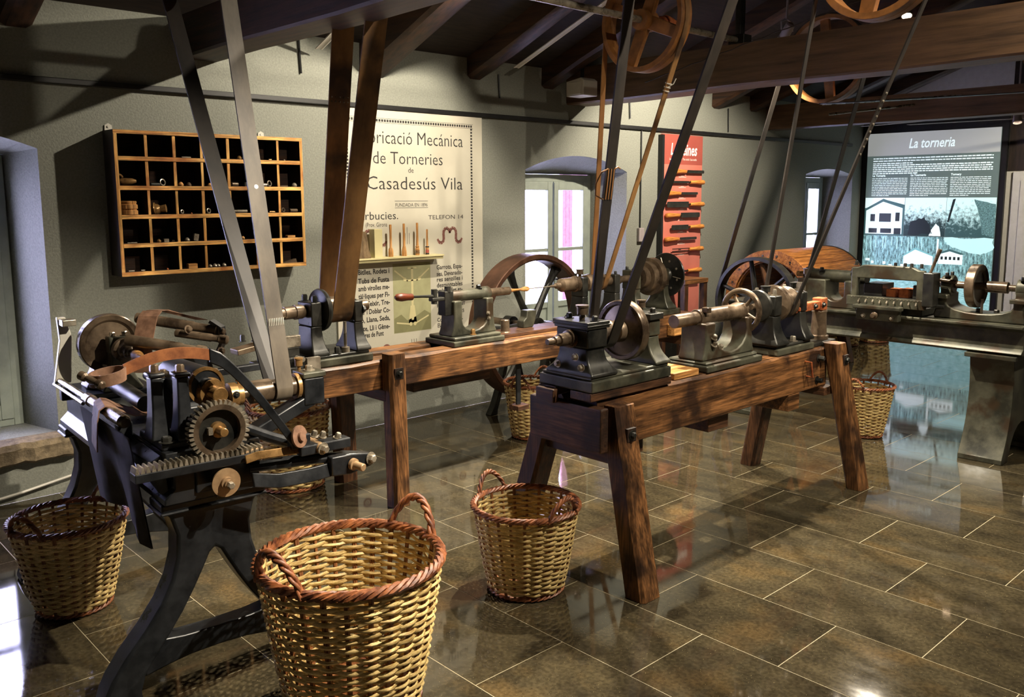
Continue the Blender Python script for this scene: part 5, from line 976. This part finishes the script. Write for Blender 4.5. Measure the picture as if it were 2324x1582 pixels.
G().ring((DX0-.004, DY, DZ), (1, 0, 0), DR+.004, DR-.085, .012, 48).build('face_ring', 'dslat', dr_); G().ring((DX1+.004, DY, DZ), (1, 0, 0), DR+.008, DR-.03, .012, 48).build('end_band', 'black', dr_)
for k in range(18): a = k*PI/9; G().cyl((DX0-.010, DY+(DR-.04)*math.cos(a), DZ+(DR-.04)*math.sin(a)), (DX0-.016, DY+(DR-.04)*math.cos(a), DZ+(DR-.04)*math.sin(a)), .009, n=8).build('nail', 'iron', dr_)
WX, WR = 6.46, .375
G().ring((WX, DY, DZ), (1, 0, 0), WR, WR-.028, .09, 56).build('iron_rim', 'iron', dr_)
for k in range(6):
    a = k*PI/3+.35; G().tube([(WX, DY+.04*math.cos(a), DZ+.04*math.sin(a)), (WX, DY+(WR-.02)*math.cos(a), DZ+(WR-.02)*math.sin(a))], [.026, .018], 8).build('iron_spoke', 'iron', dr_)
G().cyl((WX-.06, DY, DZ), (WX+.06, DY, DZ), .055, n=20).build('hub', 'iron', dr_); G().cyl((6.22, DY, DZ), (DX1+.25, DY, DZ), .024, n=14).build('axle', 'brownsteel', dr_)
for x in (6.30, DX1+.18):
    G().prism([(DY-.22, .001), (DY-.12, .001), (DY-.02, .52), (DY+.02, .52), (DY+.12, .001), (DY+.22, .001), (DY+.07, DZ-.03), (DY-.07, DZ-.03)], 'x', x-.04, x+.04).build('trestle', 'dwoodz', dr_, bev=.004, sm=0); G().bx(x-.045, x+.045, DY-.06, DY+.06, DZ-.0299, DZ+.05).build('bearing', 'iron', dr_, bev=.005, sm=0)
# low wooden stand beside the drum
ws = thing('wooden_stand', 'small dark wooden stand against the wall left of the spoked wheel', 'stand', (6.35, 4.60, 0)); G().bx(6.18, 6.52, 4.45, 4.74, .79, .83).build('top', 'woodx', ws, bev=.004, sm=0)
for x in (6.21, 6.49):
    for y in (4.48, 4.71): G().bx(x-.025, x+.025, y-.025, y+.025, .001, .79).build('leg', 'dwoodz', ws, bev=.003, sm=0)
# ------------------------------------------------------------------ line shafts and wooden pulleys under the roof
S1Y, S1Z, S2Y, S2Z = 3.40, 2.575, 1.88, 2.60
def shaft(name, lab, y, z, x0, x1, hang):
    t = thing(name, lab, 'shaft', ((x0+x1)/2, y, z)); G().cyl((x0, y, z), (x1, y, z), .02, n=14).build('shaft', 'steel', t)
    for x in hang: G().bx(x-.05, x+.05, y-.06, y+.06, z-.035, z+.035).bx(x-.03, x+.03, y-.02, y+.02, z+.035, roofz(y)+.16).build('hanger_bearing', 'iron', t, bev=.005, sm=0)
    return t
s1 = shaft('line_shaft', 'long steel line shaft carrying the pulleys above the back lathe', S1Y, S1Z, .9, 7.6, (1.0, 2.6, 5.27, 7.3)); s2 = shaft('line_shaft', 'steel line shaft carrying the pulleys above the front lathe', S2Y, S2Z, 2.2, 4.6, (2.35, 3.3, 4.45))
g = G()
for k, r_ in enumerate((.045, .055, .05, .04)): g.lathe((4.40+k*.035, S1Y, S1Z), (1, 0, 0), [(0, r_-.006), (.006, r_), (.026, r_), (.032, r_-.006)], 20)
g.build('coupling', 'rust', s1)
def woodpulley(lab, x, y, z, R, w, mat='puly', arms=True, rot=.4, rim=.03):
    t = thing('wooden_pulley', lab, 'pulley', (x, y, z-R), group='overhead wooden pulleys'); o = (0, 1, 0)
    for k in range(2):
        xx = x+(-.25+.5*k)*w; G().lathe((xx, y, z), (1, 0, 0), [(-w*.245, R-rim), (-w*.245, R-.003), (-w*.22, R), (w*.22, R), (w*.245, R-.003), (w*.245, R-rim)], 56, True).build('rim_half', mat, t)
    for s_ in (-1, 1):
        a = rot; ca, sa = math.cos(a), math.sin(a); g = G()
        for dd in (0, 1):
            cx, sx = (ca, sa) if dd == 0 else (-sa, ca)
            for ee in (-1, 1):
                p = V(x+s_*.004, y, z); u = V(0, cx, sx); v_ = V(0, -sx, cx); q = []
                for r_, b_ in ((.0 if dd == 0 else .04, .042), (R-rim+.006, .034)):
                    for c_ in (-1, 1): q += [p+u*r_*ee+v_*b_*c_+V(-w*.16, 0, 0), p+u*r_*ee+v_*b_*c_+V(w*.16, 0, 0)]
                if s_ == 1: G().add(q, [(0, 2, 3, 1), (4, 5, 7, 6), (0, 1, 5, 4), (2, 6, 7, 3), (0, 4, 6, 2), (1, 3, 7, 5)]).build('arm', mat, t, bev=.003, sm=0)
    G().ring((x, y, z), (1, 0, 0), .06, .0215, w*1.15, 24).build('hub', mat, t)
    return t
woodpulley('big wooden pulley hanging at the top centre above the back lathe', 4.26, S1Y, S1Z, .30, .10)
woodpulley('wooden pulley at the upper right, cut by the top of the picture', 4.02, S2Y, S2Z, .275, .11, rot=.2)
woodpulley('wooden pulley half hidden behind the big tie beam', 6.48, S1Y, S1Z-.0, .33, .10, rot=1.45)
woodpulley('wooden pulley over the nearest iron lathe', 1.475, S1Y, S1Z, .26, .11); woodpulley('small wooden pulley over the headstock of the back lathe', 2.285, S1Y, S1Z, .14, .16); woodpulley('wooden pulley over the headstock of the front lathe', 2.66, S2Y, S2Z, .27, .09)
t = thing('countershaft_pulley', 'brown wooden pulley behind the tie beam at the right edge', 'pulley', (6.46, 1.75, 2.18)); G().ring((6.46, 1.75, 2.47), (1, 0, 0), .27, .235, .12, 48).build('rim', 'puly', t); G().ring((6.46, 1.75, 2.47), (1, 0, 0), .06, .02, .13, 20).build('hub', 'puly', t)
for k in range(4): a = k*PI/2+.3; G().tube([(6.46, 1.75+.05*math.cos(a), 2.47+.05*math.sin(a)), (6.46, 1.75+.24*math.cos(a), 2.47+.24*math.sin(a))], .025, 8).build('arm', 'puly', t)
G().cyl((6.2, 1.75, 2.47), (8.1, 1.75, 2.47), .02, n=12).build('axle', 'steel', t)
# thin iron stay rods near the end
for a, b_, lab in (((7.0, 3.7, 2.30), (9.4, 2.2, 2.50), 'thin bright stay rod left of the lit panel top'), ((7.5, 3.9, 2.26), (8.6, 3.0, 2.42), 'short dark stay rod below the pulley at the right')): tag(G().cyl(a, b_, .010, n=8).build('stay_rod', 'steel'), lab, 'rod')
# ------------------------------------------------------------------ flat belts
def belt(lab, pts, w, mat, t=.007, extra=None):
    P = []
    for k in range(len(pts)-1):
        a, b_ = Vector(pts[k]), Vector(pts[k+1])
        for q in range(6): P.append(a+(b_-a)*q/6)
    P.append(Vector(pts[-1]))
    th = thing('flat_belt', lab, 'belt', pts[0], group='flat drive belts'); G().strip(P, (1, 0, 0), w, t).build('band', mat, th, sm=30)
    return th
def arc(x, y, z, R, a0, a1, n=14): return [(x, y+R*math.cos(a0+(a1-a0)*k/n), z+R*math.sin(a0+(a1-a0)*k/n)) for k in range(n+1)]
def drive(x, xt, ya, za, ra, yb, zb, rb, w, mats, labs, t=.007):
    # open belt: lower pulley a, upper pulley b; returns the two runs joined over the pulleys
    dy, dz = yb-ya, zb-za; Ld = math.hypot(dy, dz); base = math.atan2(dz, dy); off = math.acos((ra-rb)/Ld)
    ra += t*.6; rb += t*.6
    al, ar = base-off, base+off
    pl = [(x, ya+ra*math.cos(al), za+ra*math.sin(al)), (xt, yb+rb*math.cos(al), zb+rb*math.sin(al))]; prr = [(x, ya+ra*math.cos(ar), za+ra*math.sin(ar)), (xt, yb+rb*math.cos(ar), zb+rb*math.sin(ar))]
    low = arc(x, ya, za, ra, al, ar-2*PI, 16); mid = len(low)//2; up = arc(xt, yb, zb, rb, al, ar, 16); um = len(up)//2
    L1 = low[:mid+1][::-1]+up[:um+1]; R1 = low[mid:]+up[um:][::-1]
    out = []
    for P_, m_, lab in ((L1, mats[0], labs[0]), (R1, mats[1], labs[1])):
        th = thing('flat_belt', lab, 'belt', P_[0], group='flat drive belts'); out.append(th)
        Q = []
        for k in range(len(P_)-1):
            a, b_ = Vector(P_[k]), Vector(P_[k+1]); n = 8 if (b_-a).length > .4 else 1
            for q in range(n): Q.append(a+(b_-a)*q/n)
        Q.append(Vector(P_[-1])); G().strip(Q, (1, 0, 0), w, t).build('band', m_, th, sm=40)
    return out, pl, prr
(b1, b2), pl, prr = drive(1.475, 1.475, 2.80, .866, .036, S1Y, S1Z, .26, .062, ('beltd', 'beltg'), ('dark leather belt running up from the nearest machine, left of the pair', 'grey leather belt with a laced joint running up from the nearest machine'))
g = G(); a, b_ = Vector(prr[0]), Vector(prr[1]); d = (b_-a).normalized(); nn = V(-1, 0, 0).cross(d).normalized()
c0 = a+(b_-a)*.13
for k in range(9): x = -.027+k*.0068; g.tube([c0+V(x, 0, 0)-nn*.004-d*.012, c0+V(x, 0, 0)-nn*.0065, c0+V(x+.003, 0, 0)-nn*.004+d*.014], .0016, 5)
g.build('lacing', 'plast', b2); c0 = a+(b_-a)*.40; G().lathe(c0-nn*.0036, -nn, [(0, .008), (.0008, .008)], 14).build('white_patch', 'white', b2)
(b3, b4), pl, prr = drive(2.28, 2.285, BY, BZ, .061, S1Y, S1Z, .14, .115, ('beltb', 'beltb'), ('broad brown leather belt with riveted joint, left of the pair in front of the poster', 'broad brown leather belt crossing the left edge of the poster'))
a, b_ = Vector(pl[0]), Vector(pl[1]); d = (b_-a).normalized(); nn = V(-1, 0, 0).cross(d).normalized(); c0 = a+(b_-a)*.62; g = G()
for k in range(5):
    for q in (-.008, .012): g.cyl(c0+V(-.045+k*.022, 0, 0)+d*q-nn*.009, c0+V(-.045+k*.022, 0, 0)+d*q+nn*.009, .004, n=8)
g.build('rivets', 'steel', b3)
(b5, b6), pl, prr = drive(2.66, 2.66, AY, AZ, .054, S2Y, S2Z, .27, .055, ('beltd', 'beltd'), ('dark belt with a wire-laced joint above the front lathe headstock', 'plain dark belt slanting up from the front lathe headstock wheel'))
a, b_ = Vector(pl[0]), Vector(pl[1]); d = (b_-a).normalized(); nn = V(-1, 0, 0).cross(d).normalized(); c0 = a+(b_-a)*.36; g = G()
for k in range(3): g.tube([c0+V(-.016+k*.016, 0, 0)-nn*.006-d*.06, c0+V(-.016+k*.016, 0, 0)-nn*.007, c0+V(-.016+k*.016, 0, 0)-nn*.006+d*.06], .003, 6)
g.tube([c0+V(-.02, 0, 0)+d*.06-nn*.006, c0+V(-.05, 0, 0)+d*.045, c0+V(-.075, 0, 0)+d*.0, c0+V(-.07, 0, 0)-d*.045, c0+V(-.03, 0, 0)-d*.06-nn*.006], .003, 6); g.tube([c0+V(.02, 0, 0)+d*.06-nn*.006, c0+V(.045, 0, 0)+d*.068, c0+V(.06, 0, 0)+d*.06], .003, 6); g.build('lacing_wire', 'beltt', b5)
(b7, b8), pl, prr = drive(4.235, 4.26, BY, BZ, .05, S1Y, S1Z, .30, .04, ('beltt', 'beltb'), ('narrow tan belt dropping from the left of the big wooden pulley', 'narrow brown belt with a knotted joint on the right of the big wooden pulley'))
a, b_ = Vector(prr[0]), Vector(prr[1]); d = (b_-a).normalized(); c0 = a+(b_-a)*.80; g = G()
for k in range(3): g.torus(c0+d*(k*.022-.02), d, .017, .004, 14, 6)
g.tube([c0, c0+V(.02, -.03, .02), c0+V(.03, -.04, .05)], .003, 6); g.build('knot', 'plast', b8)
(b9, b10), pl, prr = drive(4.02, 4.02, AY, AZ+.01, .08, S2Y, S2Z, .275, .030, ('beltd', 'beltd'), ('thin brown belt rising from the far headstock of the front lathe', 'studded dark belt slanting across the tie beam to the front lathe'))
a, b_ = Vector(prr[0]), Vector(prr[1]); d = (b_-a).normalized(); nn = V(-1, 0, 0).cross(d).normalized()
for k in range(9): c0 = a+(b_-a)*(.50+k*.022); G().cyl(c0-nn*.003, c0-nn*.008, .005, n=8).build('stud', 'steel', b10)
drive(WX, 6.46, DY, DZ, WR, S1Y, S1Z, .33, .06, ('beltd', 'beltd'), ('long dark belt slanting down to the left side of the spoked wheel', 'long dark belt running down to the right side of the spoked wheel'))
belt('nearly level dark belt running right from the pulley behind the tie beam', [(6.40, 3.40, 2.238), (6.40, 2.6, 2.215), (6.40, 1.75, 2.196)], .05, 'beltd')
# ------------------------------------------------------------------ woven baskets
def basket(lab, x, y, H, rb, rt, rows, N, ang, seed, light=False, hnd=True, seg=4):
    rn = random.Random(seed); t = thing('wicker_basket', lab, 'basket', (x, y, 0), group='wicker baskets', local=True)
    def R(z): q = z/H; return rb+(rt-rb)*(q**.85)
    g = G(); s = .004*rt/.2
    for k in range(N):
        for dt in (-.012, .012):
            a = 2*PI*k/N+dt+rn.uniform(-.01, .01); g.tube([(R(z)*math.cos(a), R(z)*math.sin(a), z) for z in (.008, H*.3, H*.65, H-.005)], s, 5)
    g.build('stakes', 'stake', t)
    g = G(); dz = (H-.045)/rows; m = N*seg
    for i in range(rows):
        z0 = .025+dz*(i+.5); ph = PI*i+rn.uniform(-.15, .15); A = s*1.45; h = dz*.55*rn.uniform(.88, 1.15); o = len(g.v); zz = rn.uniform(0, 6)
        for j in range(m):
            a = 2*PI*j/m; r = R(z0)+A*math.cos(N/2*a+ph); z = z0+dz*.20*math.sin(3*a+zz)+dz*.10*math.sin(N/2*a*1.0+zz*2)+rn.uniform(-.05, .05)*dz
            for (dr, dv) in ((s*.85, 0), (0, h), (-s*.85, 0), (0, -h)): g.v.append(((r+dr)*math.cos(a), (r+dr)*math.sin(a), z+dv))
        for j in range(m):
            j2 = (j+1) % m
            for c in range(4): g.f.append((o+j*4+c, o+j2*4+c, o+j2*4+(c+1) % 4, o+j*4+(c+1) % 4))
    tag(g.build('weave', 'wick', t, sm=70), 'straw-coloured woven willow rods', kind='stuff')
    g = G(); g.lathe((0, 0, .006), (0, 0, 1), [(0, rb*.97), (.008, rb*.97)], 40)
    for k in range(9): g.torus((0, 0, .016), (0, 0, 1), rb*(.1+.095*k), .004, 36, 5)
    g.build('base', 'stake', t)
    def braid(name, Rr, z, r, n, tw, mat='wickr'):
        g = G()
        for q in range(n):
            P = []
            M_ = tw*6
            for k in range(M_):
                a = 2*PI*k/M_; b = tw*a+2*PI*q/n; rr = Rr+r*math.cos(b); P.append((rr*math.cos(a), rr*math.sin(a), z+r*.9*math.sin(b)))
            g.tube(P, r*.62, 5, True)
        return g.build(name, mat, t, sm=70)
    k_ = rt/.2
    braid('rim_braid', rt+.002, H, .0085*k_, 4, 14); braid('foot_braid', rb+.003, .012, .0065*k_, 3, 12)
    if hnd:
        for s_ in (0, PI):
            c0 = ang+s_; hw = .36; hh = .085*k_; g = G()
            for q in range(3):
                P = []
                for k in range(29):
                    u = k/28; a = c0+hw*(2*u-1); ht = hh*math.sin(PI*u)**.75; b = 2*PI*(3.0*u)+2*PI*q/3; r_ = .006*k_; out = rt+.006+.012*math.sin(PI*u)
                    P.append(((out+r_*math.cos(b))*math.cos(a), (out+r_*math.cos(b))*math.sin(a), H-.01+ht+r_*math.sin(b)))
                g.tube(P, .0052*k_, 6)
            g.build('handle', 'wickr', t, sm=70)
    return t
basket('largest wicker basket in the foreground beside the iron lathe leg', 1.362, 2.185, .46, .195, .272, 34, 26, .16, 1)
basket('wicker basket beside the front leg of the front wooden lathe', 2.293, 2.385, .345, .143, .205, 29, 24, 1.57, 2)
basket('wicker basket at the left edge under the iron lathe', .93, 3.455, .35, .125, .20, 28, 24, .52, 3)
basket('wicker basket behind the nearest iron lathe, below the belts', 2.245, 4.172, .43, .167, .211, 30, 24, -.35, 4)
basket('wicker basket under the back lathe in front of the flywheel', 3.865, 3.96, .36, .125, .178, 26, 22, .37, 5)
basket('wicker basket standing right of the front lathe under the far iron lathe', 5.436, 2.48, .335, .10, .163, 27, 22, .0, 6)
basket('distant wicker basket by the end wall, left of two', 8.70, 4.25, .36, .14, .19, 16, 18, .3, 7)
basket('distant wicker basket by the end wall, right of two', 9.15, 4.15, .36, .16, .20, 16, 18, 1.2, 8)
